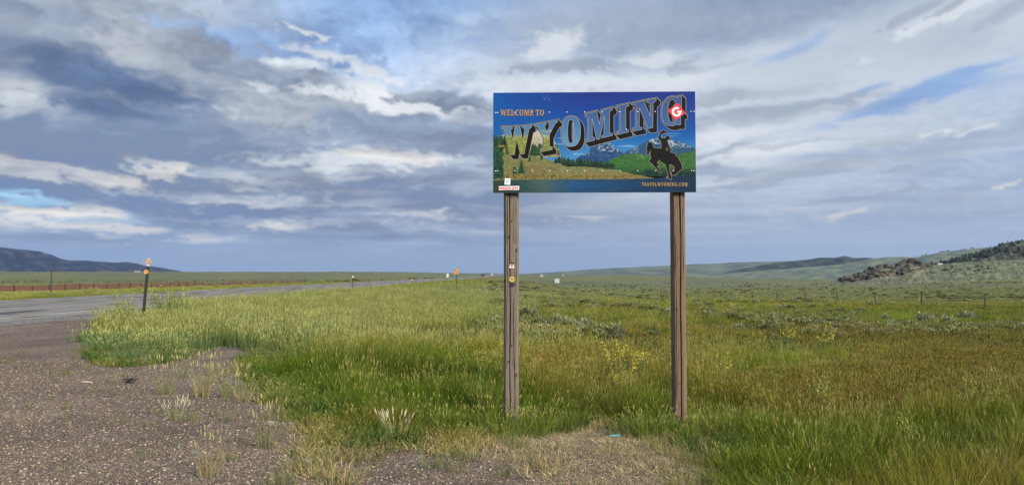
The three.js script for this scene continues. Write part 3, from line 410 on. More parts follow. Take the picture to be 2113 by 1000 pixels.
  // the lettering
  const sWY = (p) => Z1(p, 1025, 240, 11.114), sOM = (p) => Z1(p, 1150, 200, 8.336), sIN = (p) => Z1(p, 1270, 185, 8.694), oval = (cx, cy, rx, ry, tilt) => { const o = []; for (let i = 0; i < 60; i++) { const a = i / 60 * 6.2832, c = Math.cos(a), s = Math.sin(a), e = 2 / 2.5, x = rx * Math.sign(c) * Math.abs(c) ** e, y = ry * Math.sign(s) * Math.abs(s) ** e; o.push([cx + x, cy + y + x * tilt]); } return o; };
  const letters = [
    sWY([[112, 222], [352, 218], [352, 270], [308, 288], [368, 550], [412, 207], [525, 205], [600, 548], [645, 265], [592, 248], [592, 205], [800, 178], [800, 232], [742, 264], [625, 855], [540, 862], [455, 490], [400, 872], [315, 878], [165, 292], [112, 262]]),
    sWY([[893, 160], [1140, 115], [1140, 165], [1095, 200], [1162, 342], [1222, 180], [1195, 150], [1195, 105], [1400, 62], [1400, 108], [1350, 140], [1215, 400], [1215, 680], [1280, 692], [1280, 750], [1028, 800], [1028, 740], [1085, 708], [1085, 480], [945, 228], [893, 205]]),
    sOM(oval(247, 578, 163, 262, -.06)),
    sOM([[510, 265], [690, 220], [740, 445], [785, 205], [968, 155], [968, 195], [915, 225], [915, 600], [965, 612], [965, 645], [780, 690], [780, 655], [815, 630], [826, 292], [745, 705], [690, 716], [612, 345], [615, 672], [655, 683], [655, 728], [510, 765], [510, 725], [555, 700], [548, 325], [510, 305]]),
    sIN([[50, 265], [262, 218], [262, 255], [205, 290], [205, 690], [250, 705], [250, 740], [45, 788], [45, 755], [105, 715], [105, 340], [90, 310], [50, 300]]),
    sIN([[340, 210], [530, 165], [645, 440], [650, 220], [588, 195], [588, 155], [755, 125], [755, 165], [700, 205], [692, 660], [600, 675], [452, 292], [447, 640], [495, 660], [495, 692], [340, 722], [340, 685], [395, 650], [395, 280], [375, 245], [340, 240]]),
    sIN([[1150, 85], [1212, 78], [1212, 290], [1135, 300], [1110, 215], [1085, 155], [1040, 138], [1000, 165], [970, 270], [968, 440], [1000, 545], [1060, 572], [1105, 545], [1110, 445], [1060, 440], [1060, 405], [1240, 385], [1240, 420], [1195, 430], [1195, 602], [1150, 605], [1140, 590], [1040, 628], [955, 612], [890, 565], [857, 470], [857, 330], [890, 205], [975, 112], [1055, 90], [1120, 105], [1140, 118]]),
  ];
  const hole = sOM(oval(243, 578, 56, 206, -.06)), DX = 30, DY = 32, N = 20;
  g.lineJoin = 'miter'; g.miterLimit = 3;
  for (const [lw, c] of [[21, '#a89f8d'], [13, '#191516']]) for (const L of letters) for (let k = N; k >= 0; k--) { P(L.map(([x, y]) => [x + DX * k / N, y + DY * k / N])); g.fillStyle = g.strokeStyle = c; g.lineWidth = lw; g.stroke(); g.fill(); }
  P(sOM(oval(276, 585, 14, 160, -.05))); g.fillStyle = '#5a6fae'; g.fill(); g.strokeStyle = '#a89f8d'; g.lineWidth = 3.5; g.stroke();
  letters.forEach((L, i) => {
    g.save(); P(L); if (i === 2) hole.slice().reverse().forEach(([x, y], k) => (k ? g.lineTo(x, y) : g.moveTo(x, y))); g.clip('evenodd');
    g.fillStyle = i < 2 ? grad(0, 300, 0, 620, [[0, '#4478b4'], [.42, '#5a86b4'], [.5, '#8a9a70'], [1, '#7c8234']]) : i === 2 ? grad(0, 280, 0, 560, [[0, '#4070ac'], [1, '#6c9cc4']]) : grad(0, 80, 0, 520, [[0, '#3b5592'], [1, '#4a76b0']]); g.fillRect(0, 0, 1917, 1000);
    if (i < 2) { dab(i ? 150 : 420, i ? 470 : 170, 470, i ? 600 : 420, 640, 4, 10, ['#a0983a', '#5a6a2e', '#8f9238', '#6e7634', '#b8a83e'], .7, 1.1); if (i) dab(60, 470, 405, 580, 480, 4, 10, ['#cdc193', '#b7a97c'], .6, .8); }
    g.restore(); P(L); g.strokeStyle = '#a9a192'; g.lineWidth = 4.2; g.stroke(); if (i === 2) { P(hole); g.stroke(); }
  });
  // horse and rider emblem
  const horse = Z1([[310, 105], [332, 92], [365, 92], [375, 65], [400, 60], [412, 84], [460, 88], [440, 105], [400, 118], [365, 128], [342, 150], [336, 185], [368, 215], [395, 190], [408, 208], [425, 205], [430, 180], [460, 166], [497, 182], [500, 205], [475, 235], [445, 247], [470, 300], [492, 372], [500, 400], [540, 400], [525, 415], [502, 430], [510, 455], [545, 460], [578, 472], [600, 505], [632, 530], [655, 580], [682, 618], [700, 680], [712, 746], [680, 750], [640, 790], [570, 847], [530, 838], [518, 810], [540, 780], [562, 768], [578, 720], [563, 690], [535, 668], [508, 653], [485, 668], [480, 720], [490, 800], [516, 870], [520, 918], [490, 916], [470, 895], [465, 830], [440, 740], [418, 658], [380, 640], [332, 610], [312, 572], [298, 602], [268, 640], [300, 655], [320, 690], [280, 682], [258, 668], [300, 730], [345, 788], [338, 802], [310, 790], [265, 730], [210, 680], [200, 655], [150, 625], [140, 602], [165, 570], [175, 540], [160, 480], [165, 430], [182, 395], [165, 412], [130, 480], [100, 502], [95, 490], [108, 450], [97, 400], [105, 330], [125, 285], [160, 273], [195, 295], [212, 350], [225, 378], [300, 380], [350, 386], [355, 320], [345, 260], [310, 225], [299, 190], [315, 150], [337, 120]], 1325, 258, 8.333);
  g.lineJoin = 'round'; P(horse); g.strokeStyle = '#a39a80'; g.lineWidth = 9; g.stroke(); g.fillStyle = '#1a1618'; g.fill(); g.strokeStyle = '#1a1618'; g.lineWidth = 2; g.stroke();
  P(Z1([[440, 365], [462, 385], [465, 415], [445, 420], [432, 395]], 1325, 258, 8.333)); g.strokeStyle = '#a39a80'; g.lineWidth = 3; g.stroke();
  g.beginPath(); g.arc(1576, 812, 9, 0, 7); g.stroke();
  // the small lettering
  const line = (s, x, y, size, wide, gap, fill) => { g.font = `bold ${size}px serif`; let total = 0; const ws = [...s].map((c) => { const w = g.measureText(c).width + gap; total += w; return w; }); const k = wide / total; g.save(); g.translate(x, y); g.scale(k, 1); let xx = 0; [...s].forEach((c, i) => { g.lineWidth = 5; g.strokeStyle = '#2e2a33'; g.strokeText(c, xx + 3, 4); g.fillText && (g.fillStyle = '#2e2a33', g.fillText(c, xx + 4, 5)); g.fillStyle = fill; g.fillText(c, xx, 0); g.strokeStyle = fill; g.lineWidth = 1.6; g.strokeText(c, xx, 0); xx += ws[i]; }); g.restore(); };
  line('WELCOME TO', 133, 276, 70, 385, 4, '#c69868'); line('TRAVELWYOMING.COM', 1357, 884, 40, 400, 7, '#c0955a');
  for (let i = 0; i < 60; i++) { g.fillStyle = `rgba(200,215,235,${.2 + r() * .5})`; g.fillRect(500 + r() * 60, 90 + r() * 50, 1.5 + r() * 3, 1.5 + r() * 3); }
});
{
  const cx = .99, cz = -9.27, turn = -.030, s = thing('welcome_sign', 'large blue welcome sign with mountain lake print on two weathered timber posts', 'sign', [cx, H(cx, cz), cz], turn);
  const by = s.position.y, yTop = EYE + 2.197 - by, yBot = yTop - PH;
  const alu = std({ color: rgb(.55, .57, .60), metalness: .8, roughness: .42 });
  const pg = rbox(PW, PH, .012, .004, 0, 0, 0), board = part('sign_panel', pg, alu, s, [0, (yTop + yBot) / 2, 0]);
  const fg = new THREE.PlaneGeometry(PW - .006, PH - .006); fg.rotateZ(.0045 * 0); const print = part('printed_face', fg, new THREE.MeshPhysicalMaterial({ map: face, color: rgb(.70, .74, .72), roughness: .55, specularIntensity: .25 }), board, [0, 0, .0085]);
  const rail = box(PW - .04, .05, .035); for (const y of [yTop - .24, yBot + .27]) part('rail', rail, alu, s, [0, y, -.025]);
  const rivet = new THREE.SphereGeometry(.0085, 8, 4, 0, 6.2832, 0, Math.PI / 2).rotateX(Math.PI / 2), rm = std({ color: rgb(.82, .83, .84), metalness: .3, roughness: .35 });
  const vy = (zy, zx) => PH / 2 - (zy - 77 + 17 * (zx - 70) / 1755) / 874.5 * PH, vx = (zx) => (zx - 947.5) / 1755 * PW;
  for (const [row, xs] of [[[254, 237], [92, 109, 258, 409, 560, 712, 865, 1018, 1170, 1324, 1477, 1784, 1810]], [[763, 750], [92, 109, 260, 411, 561, 712, 863, 1015, 1168, 1322, 1476, 1629, 1784, 1805]]]) for (const x of xs) part('rivet', rivet, rm, board, [vx(x), vy(lerp(row[0], row[1], x / 1825), x), .009]);
  part('rivet', rivet, rm, board, [vx(1227), vy(395, 1227), .009]);
  // stickers stuck on the panel
  const stick = (w, h, tex, x, y, rot, label) => { const m = part('sticker', rbox(w, h, .002, .0008), std({ map: tex, roughness: .5 }), board, [vx(x), vy(y, x), .0102]); m.rotation.z = rot; m.userData.label = label; return m; };
  stick(.152, .152, canvasTex(256, 256, (g) => { g.fillStyle = '#cf2027'; g.fillRect(0, 0, 256, 256); g.translate(128, 128); g.rotate(.55); g.strokeStyle = '#eeeaf0'; g.lineWidth = 42; g.beginPath(); g.arc(0, 0, 76, .05, 5.35); g.stroke(); g.fillStyle = '#eeeaf0'; g.fillRect(6, -16, 92, 36); }), 1662, 240, .62, 'red square sticker with a white letter G');
  stick(.068, .078, canvasTex(128, 144, (g) => { g.fillStyle = '#e6eaee'; g.fillRect(0, 0, 128, 144); g.strokeStyle = '#4d7ca4'; g.lineWidth = 13; g.beginPath(); g.arc(62, 66, 30, .3, 5.6); g.stroke(); g.strokeStyle = '#27527c'; g.lineWidth = 9; g.beginPath(); g.moveTo(58, 74); g.lineTo(96, 34); g.stroke(); g.fillStyle = '#9fb4c4'; g.fillRect(28, 118, 72, 7); }), 196, 853, -.07, 'small white sticker with a blue ring');
  stick(.246, .047, canvasTex(512, 98, (g) => { g.fillStyle = '#f0eaea'; g.fillRect(0, 0, 512, 98); g.fillStyle = '#b8202e'; g.font = 'bold 74px sans-serif'; g.save(); g.scale(490 / g.measureText('BREEZER SERG').width, 1); g.lineWidth = 5; g.strokeStyle = '#b8202e'; g.fillText('BREEZER SERG', 6, 76); g.strokeText('BREEZER SERG', 6, 76); g.restore(); g.fillRect(90, 86, 300, 6); }), 209, 909, .012, 'white strip sticker with red lettering');
  // posts
  const pl = part('post', timber(.180, .19, -.35, yTop - .12, 4, [{ x: -.022, drift: .02, s: 3, a: -.4, b: 3.9, w: .0075, depth: .06 }, { x: -.052, drift: .012, s: 9, a: .9, b: 3.4, w: .004, depth: .03 }, { x: .028, drift: .016, s: 14, a: -.3, b: 1.7, w: .004, depth: .03 }, { x: .055, drift: .01, s: 21, a: 1.5, b: 4, w: .003, depth: .02 }], .024), woodGrey, s, [-1.004, 0, -.140]); pl.rotation.y = .06;
  const pr = part('post', timber(.155, .19, -.4, yTop - .12, 8, [{ x: .012, drift: .014, s: 5, a: -.5, b: 3.9, w: .008, depth: .07 }, { x: -.045, drift: .01, s: 31, a: .2, b: 2.6, w: .004, depth: .025 }, { x: .05, drift: .012, s: 17, a: 1.4, b: 3.2, w: .003, depth: .02 }], .02), woodBrown, s, [1.02, 0, -.140]); pr.userData.label = 'browner timber post with one long open crack'; pl.userData.label = 'grey timber post with two round stickers';
  const disc = (tex, y, x, rr) => { const m = part('sticker', new THREE.CylinderGeometry(rr, rr, .003, 28).rotateX(Math.PI / 2), [std({ color: rgb(.6, .55, .5) }), std({ map: tex, color: rgb(.72, .72, .72), roughness: .5 }), std({ color: rgb(.6, .6, .6) })], pl, [x, y, .0985]); m.rotation.z = Math.PI / 2; return m; };
  const py = (p) => EYE + (HORIZON - p) / FPX * 9.19 - by;
  disc(canvasTex(128, 128, (g) => { g.translate(64, 64); g.rotate(-Math.PI / 2 * 0); g.fillStyle = '#ece4da'; g.fillRect(-64, -64, 128, 128); g.fillStyle = '#1a1718'; g.fillRect(-64, -64, 128, 36); g.fillStyle = '#b03038'; g.fillRect(-64, -28, 26, 46); g.fillRect(42, -28, 22, 46); g.fillStyle = '#4a4f80'; g.beginPath(); g.moveTo(-22, -16); g.lineTo(22, -18); g.lineTo(14, 14); g.lineTo(0, 26); g.lineTo(-12, 14); g.fill(); g.fillStyle = '#c77a3c'; g.fillRect(-30, 46, 60, 18); }), py(547.5), .004, .040).userData.label = 'round white and red sticker with a dark emblem';
  disc(canvasTex(128, 128, (g) => { g.fillStyle = '#dcc468'; g.fillRect(0, 0, 128, 128); g.strokeStyle = '#a5893f'; g.lineWidth = 8; g.beginPath(); g.arc(64, 64, 58, 0, 7); g.stroke(); g.fillStyle = '#3a2c34'; g.beginPath(); g.ellipse(58, 58, 22, 14, .3, 0, 7); g.fill(); g.fillStyle = '#7a4a2c'; g.beginPath(); g.ellipse(80, 70, 14, 9, 0, 0, 7); g.fill(); g.fillStyle = '#cfc4d0'; g.fillRect(54, 34, 16, 10); }), py(576), .006, .037).userData.label = 'round yellow sticker with a dark emblem';
  disc(canvasTex(64, 64, (g) => { const r = rng(6); g.fillStyle = '#2a2624'; g.fillRect(0, 0, 64, 64); for (let i = 0; i < 60; i++) { g.fillStyle = r() < .5 ? '#4a443e' : '#171514'; g.fillRect(r() * 64, r() * 64, 3 + r() * 9, 2 + r() * 3); } }), py(587.5), .010, .026).userData.label = 'worn blackened round sticker';
}
// ------------------------------------------------------------------ fences
const steel = std({ color: rgb(.055, .05, .045), metalness: .3, roughness: .7 }), rust = std({ color: rgb(.06, .045, .034), roughness: .9 }), greyWood = std({ color: rgb(.24, .21, .175), roughness: .95 }), white = std({ color: rgb(.75, .75, .73), roughness: .6 });
function wirePath(pts, rad) { const gs = []; for (let i = 0; i < pts.length - 1; i++) { const d = pts[i + 1].clone().sub(pts[i]), L = d.length(), g = new THREE.CylinderGeometry(rad, rad, L, 4, 1, true); g.applyQuaternion(new THREE.Quaternion().setFromUnitVectors(V(0, 1, 0), d.normalize())); const m = pts[i].clone().add(pts[i + 1]).multiplyScalar(.5); gs.push(g.translate(m.x, m.y, m.z)); } return mergeGeometries(gs); }
{ // wire fence across the right-hand plain
  const xs = [2032, 1901, 1805, 1727, 1661, 1603, 1552, 1510, 1473.6, 1441, 1412, 1387, 1364, 1342, 1323, 1306.5, 1290, 1274, 1261, 1248, 1237.5, 1226.6, 1216, 1207, 1198.5, 1190, 1181, 1175, 1169, 1163.5, 1158], f = thing('wire_fence', 'long wire fence on thin uneven posts crossing the right-hand plain', 'fence');
  const r = rng(41), spots = []; for (let Z = 30; Z < 58; Z += 9) spots.push([39 - Z * .01, Z]); spots.reverse(); for (const x of xs) { const Z = 38.5 * FPX / (x - CX); spots.unshift([(x - CX) / FPX * Z, Z]); } spots.sort((a, b) => a[1] - b[1]);
  const thick = new THREE.CylinderGeometry(.07, .08, 1.6, 7), thin = box(.085, 1.6, .085), pts = [];
  spots.forEach(([x, Z], i) => { const p = onGround(x, -Z), wood = i % 5 === 0 || r() < .3; const m = part('post', wood ? thick : thin, wood ? (r() < .15 ? greyWood : rust) : r() < .8 ? steel : rust, f, [p.x, p.y + .45 + r() * .12, p.z]); m.rotation.z = (r() - .5) * .16; m.rotation.x = (r() - .5) * .06; pts.push(p); });
  for (const h of [.35, .62, .88, 1.12]) part('wire', wirePath(pts.map((p) => V(p.x, p.y + h + .02 * r(), p.z)), .006), steel, f);
}
{ // brown slat snow fence beyond the road
  const f = thing('snow_fence', 'low reddish brown slat snow fence running beside the far side of the road', 'fence'), X = -90, step = 5.3, post = box(.16, 1.32, .14), lath = [], r = rng(51), slatMat = [std({ color: rgb(.15, .075, .05), roughness: .95 })];
  const dark = std({ color: rgb(.05, .032, .026), roughness: .95 }), Z1 = 90 * FPX / (CX - 619); let first = true;
  for (let Z = 108; Z < Z1; Z += step) {
    const p = onGround(X, -Z); part('post', post, dark, f, [p.x + .06, p.y + .6, p.z]);
    if (Z + step < Z1 + step) for (let k = 0; k < 62; k++) { const z = Z + (k + .5) / 62 * step, q = H(X, -z); lath.push(new THREE.BoxGeometry(.018, 1.12 + r() * .10, .072).translate(X - .03 + (r() - .5) * .02, q + .58 + (r() - .5) * .03, -z)); }
  }
  const m = part('slat', mergeGeometries(lath), slatMat[0], f); m.userData.kind = 'stuff';
}
// ------------------------------------------------------------------ markers and small signs
{
  const tpost = (h) => mergeGeometries([box(.075, h, .02, 0, h / 2 - .3, 0), box(.02, h - .01, .05, 0, h / 2 - .3, -.033)]);
  const amber = new THREE.MeshPhysicalMaterial({ color: rgb(.66, .25, .01), roughness: .3, clearcoat: .5 }), silver = std({ color: rgb(.6, .6, .6), metalness: .4, roughness: .5 });
  { const p = at(293.5, 648, 26.2), b = onGround(p.x, p.z), t = thing('road_marker', 'tilted dark steel road marker with two round orange reflectors by the gravel', 'road marker', [b.x, b.y, b.z], .08); t.rotation.z = -.075;
    part('post', mergeGeometries([box(.095, 2.32, .02, 0, .985, 0), box(.02, 2.31, .06, 0, .985, -.038)]), std({ color: rgb(.035, .028, .024), metalness: .2, roughness: .65 }), t);
    const rim = std({ color: rgb(.7, .6, .4), metalness: .5, roughness: .4 });
    for (const [x, y] of [[.012, 2.065], [-.03, 1.705]]) { const c = part('reflector', new THREE.CylinderGeometry(.070, .070, .02, 24).rotateX(Math.PI / 2), amber, t, [x, y, .028]); part('rim', new THREE.TorusGeometry(.070, .006, 6, 24), rim, c, [0, 0, .008]); }
    part('cap', box(.09, .06, .026, 0, 2.13, .004), silver, t); part('band', box(.105, .09, .004, .004, 1.945, .013), std({ color: rgb(.55, .42, .34) }), t); }
  const marker = (px, base, top, X, label, tip) => { const Z = X * FPX / (px - CX), b = onGround(X, -Z), h = (base - top) / FPX * Z, t = thing('road_marker', label, 'road marker', [b.x, b.y, b.z]); part('post', tpost(h + .3), steel, t); if (tip) part('reflector', rbox(.12, .2, .04, .015, 0, h - .12, .03), tip, t); return t; };
  marker(105.5, 617, 563, -33.5, 'tall bare dark steel post beyond the road, in front of the snow fence');
  marker(629, 591, 574, -33, 'dark steel post just past the right end of the brown snow fence');
  marker(728, 594, 566, -17.2, 'road marker post with white reflector at the near edge of the road', white);
  marker(851, 581, 571, -16.2, 'small far road marker with a white tip where the road narrows', white);
  marker(821, 581, 573, -30, 'short thin post far off on the left verge of the road');
  const sign = (name, label, cat, px, base, boardTop, boardBot, wpx, X, tex, edgeMat, posts, depth = .05) => {
    const Z = X ? X * FPX / (px - CX) : posts.Z, b = onGround((px - CX) / FPX * Z, -Z), k = Z / FPX, t = thing(name, label, cat, [b.x, b.y, b.z]);
    const y = (p) => at(px, p, Z).y - b.y, bw = wpx * k, y0 = y(boardBot), y1 = y(boardTop);
    const sides = std({ color: edgeMat, roughness: .7 }); part('sign_board', box(bw, y1 - y0, .03, 0, (y0 + y1) / 2, .05), [sides, sides, sides, sides, tex, sides], t);
    for (const x of posts.x) part('post', box(posts.w, y1 + .5 + (posts.over ?? -.02), posts.w, x * bw, (y1 - .5 + (posts.over ?? -.02)) / 2, 0), posts.mat, t); return t;
  };
  const faceTex = (bg, draw, w = 128, h = 160) => std({ map: canvasTex(w, h, (g) => { g.fillStyle = bg; g.fillRect(0, 0, w, h); draw(g, w, h); }), roughness: .55 });
  const scrawl = (g, rows, c, x0, x1, y0, dy, hgt) => { const r = rng(rows * 7 + 1); g.fillStyle = c; for (let i = 0; i < rows; i++) for (let x = x0; x < x1;) { const w = 5 + r() * 13; g.fillRect(x, y0 + i * dy, Math.min(w, x1 - x), hgt); x += w + 4 + r() * 4; } };
  sign('roadside_sign', 'amber rectangular roadside sign on one dark post', 'sign', 941.5, 595, 554.4, 565.8, 7.2, -7.3, faceTex('#d08a14', (g) => { g.fillStyle = '#3a2a12'; g.fillRect(14, 14, 34, 32); scrawl(g, 4, '#7a4a10', 20, 108, 66, 22, 9); }), rgb(.6, .4, .1), { x: [0], w: .085, mat: std({ color: rgb(.03, .024, .02), roughness: .8 }) });
  sign('roadside_sign', 'narrow white rectangular sign on a thin post beside the road', 'sign', 923.5, 581.5, 564.2, 572.3, 4.4, -13, faceTex('#c9ccc8', (g) => scrawl(g, 3, '#9aa0a2', 30, 98, 36, 36, 12)), rgb(.7, .7, .7), { x: [0], w: .06, mat: rust });
  sign('mile_marker', 'small green marker plate on a post behind the amber sign', 'sign', 938.2, 581, 569.6, 575.8, 3.6, -11.4, faceTex('#2c7a5c', (g) => scrawl(g, 2, '#79b49a', 36, 92, 40, 50, 20)), rgb(.05, .25, .16), { x: [0], w: .06, mat: rust });
  sign('information_board', 'white notice board on two dark posts at the far end of the wire fence', 'sign', 1149.5, 586, 574.7, 583.6, 10, 0, faceTex('#a9b1b6', (g, w, h) => { scrawl(g, 3, '#8f9aa4', 26, 134, 26, 22, 9); scrawl(g, 2, '#a3adb5', 40, 120, 104, 18, 6); }, 160, 144), rgb(.6, .6, .6), { x: [-.52, .52], w: .18, mat: std({ color: rgb(.10, .08, .06), roughness: .9 }), Z: 440, over: .25 });
}
// ------------------------------------------------------------------ far buildings
function shed(px, py, Z, w, h, d, label, wall, roofc, cat, name, turn = 0) {
  const c = at(px, py, Z), g = Math.min(H(c.x, c.z), c.y), t = thing(name, label, cat, [c.x, g, c.z], turn), base = c.y - g;
  part('wall', box(w, h + base + 1, d, 0, (h + base - 1) / 2, 0), std({ color: wall, roughness: .8 }), t);
  const s = new THREE.Shape(); s.moveTo(-d / 2 - .3, 0); s.lineTo(0, h * .38); s.lineTo(d / 2 + .3, 0); s.lineTo(-d / 2 - .3, 0); part('roof', new THREE.ExtrudeGeometry(s, { depth: w + .6, bevelEnabled: false }).translate(0, 0, -w / 2 - .3).rotateY(Math.PI / 2).translate(0, h + base + .002, 0), std({ color: roofc, roughness: .7 }), t);
  part('door', box(h * .35, h * .7, .12, -w * .2, base + h * .35, d / 2 + .05), std({ color: rgb(.2, .18, .16) }), t); for (const x of [.08, .3]) part('window', box(h * .3, h * .3, .12, w * x, base + h * .55, d / 2 + .05), std({ color: rgb(.06, .07, .09), roughness: .25 }), t); return t;
}
shed(1118, 567.4, 1500, 5.6, 1.7, 4, 'small cream shed alone on the horizon below the long ridge', rgb(.32, .30, .25), rgb(.3, .28, .24), 'building', 'shed');
shed(1162, 567.6, 1900, 4, 1.2, 4, 'tiny white hut at the foot of the long ridge, farthest right of the horizon buildings', rgb(.3, .3, .29), rgb(.28, .28, .28), 'building', 'shed');
for (const [px, w, l] of [[278.5, 5.5, 'white farm building at the foot of the blue mountain, left of its two neighbours'], [282.5, 6.5, 'white farm building at the foot of the blue mountain, between its two neighbours'], [286.8, 4.5, 'white farm building at the foot of the blue mountain, right of its two neighbours']]) shed(px, 561.3, 2800, w, 2.6, 6, l, rgb(.78, .77, .72), rgb(.55, .55, .55), 'building', 'farm_building');

// ------------------------------------------------------------------ traffic far down the road
const capsuleField = (bones, cell, pad) => {
  let lo = [1e9, 1e9, 1e9], hi = [-1e9, -1e9, -1e9]; for (const [a, b, ra, rb] of bones) for (const [p, q] of [[a, ra], [b, rb]]) for (let i = 0; i < 3; i++) { lo[i] = Math.min(lo[i], p[i] - q - pad); hi[i] = Math.max(hi[i], p[i] + q + pad); }
  const size = Math.max(hi[0] - lo[0], hi[1] - lo[1], hi[2] - lo[2]), c = [0, 1, 2].map((i) => (lo[i] + hi[i]) / 2), n = Math.ceil(size / cell), mc = new MarchingCubes(n, std({}), false, false, 60000); mc.isolation = 0;
  for (let k = 0; k < n; k++) for (let j = 0; j < n; j++) for (let i = 0; i < n; i++) {
    const p = [i, j, k].map((v, a) => c[a] + (v / n * 2 - 1) * size / 2); let s = 0;
    for (const [a, b, ra, rb] of bones) { const ab = [b[0] - a[0], b[1] - a[1], b[2] - a[2]], ap = [p[0] - a[0], p[1] - a[1], p[2] - a[2]], t = clamp((ab[0] * ap[0] + ab[1] * ap[1] + ab[2] * ap[2]) / (ab[0] ** 2 + ab[1] ** 2 + ab[2] ** 2 + 1e-9)), d = Math.hypot(ap[0] - ab[0] * t, ap[1] - ab[1] * t, ap[2] - ab[2] * t) - lerp(ra, rb, t); s += Math.exp(-d * 45); }
    mc.field[k * n * n + j * n + i] = Math.log(s) / 45;
  }
  mc.update(); const m = mc.count, g = new THREE.BufferGeometry(); g.setAttribute('position', new THREE.BufferAttribute(mc.positionArray.slice(0, m * 3), 3)); g.setAttribute('normal', new THREE.BufferAttribute(mc.normalArray.slice(0, m * 3), 3));
  g.scale(size / 2, size / 2, size / 2); g.translate(c[0], c[1], c[2]); return g;
};
{
  const black = std({ color: rgb(.018, .018, .02), roughness: .5 }), chrome = std({ color: rgb(.4, .4, .42), metalness: .9, roughness: .3 }), Z = 400, x = at(993.5, 572, Z).x;
  const m = thing('motorcycle', 'black touring motorcycle far down the road, left of the pair', 'motorcycle', [x, H(x, -Z) + .07, -Z], 0, 'motorcycles riding along the road');
  const wheel = new THREE.TorusGeometry(.29, .085, 8, 22).rotateY(Math.PI / 2); for (const z of [-.75, .75]) { const w = part('wheel', wheel, black, m, [0, .37, z]); part('rim', new THREE.CylinderGeometry(.2, .2, .06, 16).rotateZ(Math.PI / 2), chrome, w); }
  part('body', mergeGeometries([rbox(.36, .34, .8, .1, 0, .72, .1), rbox(.62, .42, .42, .1, 0, .78, .62), rbox(.5, .5, .3, .1, 0, .95, -.55), rbox(.5, .3, .5, .1, 0, .45, 0)]), black, m); part('seat', rbox(.34, .12, .75, .05, 0, .93, .22), std({ color: rgb(.03, .02, .02), roughness: .8 }), m);
  part('windscreen', rbox(.46, .4, .02, .008, 0, 1.3, -.6).rotateX(0), std({ color: rgb(.25, .28, .3), roughness: .15 }), m); part('handlebar', new THREE.CylinderGeometry(.02, .02, .85, 8).rotateZ(Math.PI / 2).translate(0, 1.12, -.42), chrome, m); part('tail_light', rbox(.18, .07, .03, .01, 0, .86, .84), std({ color: rgb(.3, .01, .01), roughness: .3 }), m);
  const bones = [[[0, 1.0, .2], [0, 1.42, .12], .17, .19], [[-.19, 1.45, .1], [.19, 1.45, .1], .09, .09], [[0, 1.5, .08], [0, 1.62, .04], .065, .06], [[0, 1.70, .02], [0, 1.76, .02], .125, .12]];
  for (const s of [-1, 1]) bones.push([[s * .22, 1.43, .1], [s * .34, 1.2, -.08], .062, .05], [[s * .34, 1.2, -.08], [s * .36, 1.13, -.36], .048, .038], [[s * .1, 1.0, .18], [s * .24, .92, -.22], .1, .075], [[s * .24, .92, -.22], [s * .24, .5, -.1], .07, .05], [[s * .24, .48, -.1], [s * .24, .46, -.28], .05, .045]);
  const body = capsuleField(bones, .034, .06), p = new THREE.Mesh(body, std({ color: rgb(.02, .02, .024), roughness: .75 })); p.name = numbered('person'); p.position.copy(m.position); scene.add(p); tag(p, 'person in dark riding clothes on the left motorcycle', 'person', 'motorcycle riders');
  part('helmet', new THREE.SphereGeometry(.15, 14, 10).translate(0, 1.74, .02), std({ color: rgb(.015, .015, .017), roughness: .25 }), p);
  const x2 = at(997.6, 572, Z - 6).x; copy(m, 'motorcycle', 'black touring motorcycle far down the road, right of the pair', [x2, H(x2, -Z + 6) + .07, -Z + 6]); copy(p, 'person', 'person in dark riding clothes on the right motorcycle', [x2, H(x2, -Z + 6) + .07, -Z + 6]);
  const Zv = 1000, xv = at(1015, 569.5, Zv).x, v = thing('van', 'boxy white van coming along the road near the horizon', 'van', [xv, H(xv, -Zv) + .08, -Zv]), wm = std({ color: rgb(.78, .78, .76), roughness: .4 });
  part('body', mergeGeometries([rbox(2.0, 1.75, 4.6, .12, 0, 1.3, -.3), rbox(1.94, .9, .9, .15, 0, .95, 2.3)]), wm, v); part('windscreen', rbox(1.7, .65, .04, .015, 0, 1.72, 2.02), std({ color: rgb(.3, .33, .36), roughness: .15 }), v); const tw = new THREE.CylinderGeometry(.34, .34, .24, 18).rotateZ(Math.PI / 2); for (const sx of [-1, 1]) for (const z of [-1.7, 1.7]) part('wheel', tw, black, v, [sx * .9, .34, z]); for (const sx of [-1, 1]) part('headlight', rbox(.3, .18, .04, .015, sx * .7, 1.0, 2.76), std({ color: rgb(.8, .8, .75), roughness: .2 }), v);
}
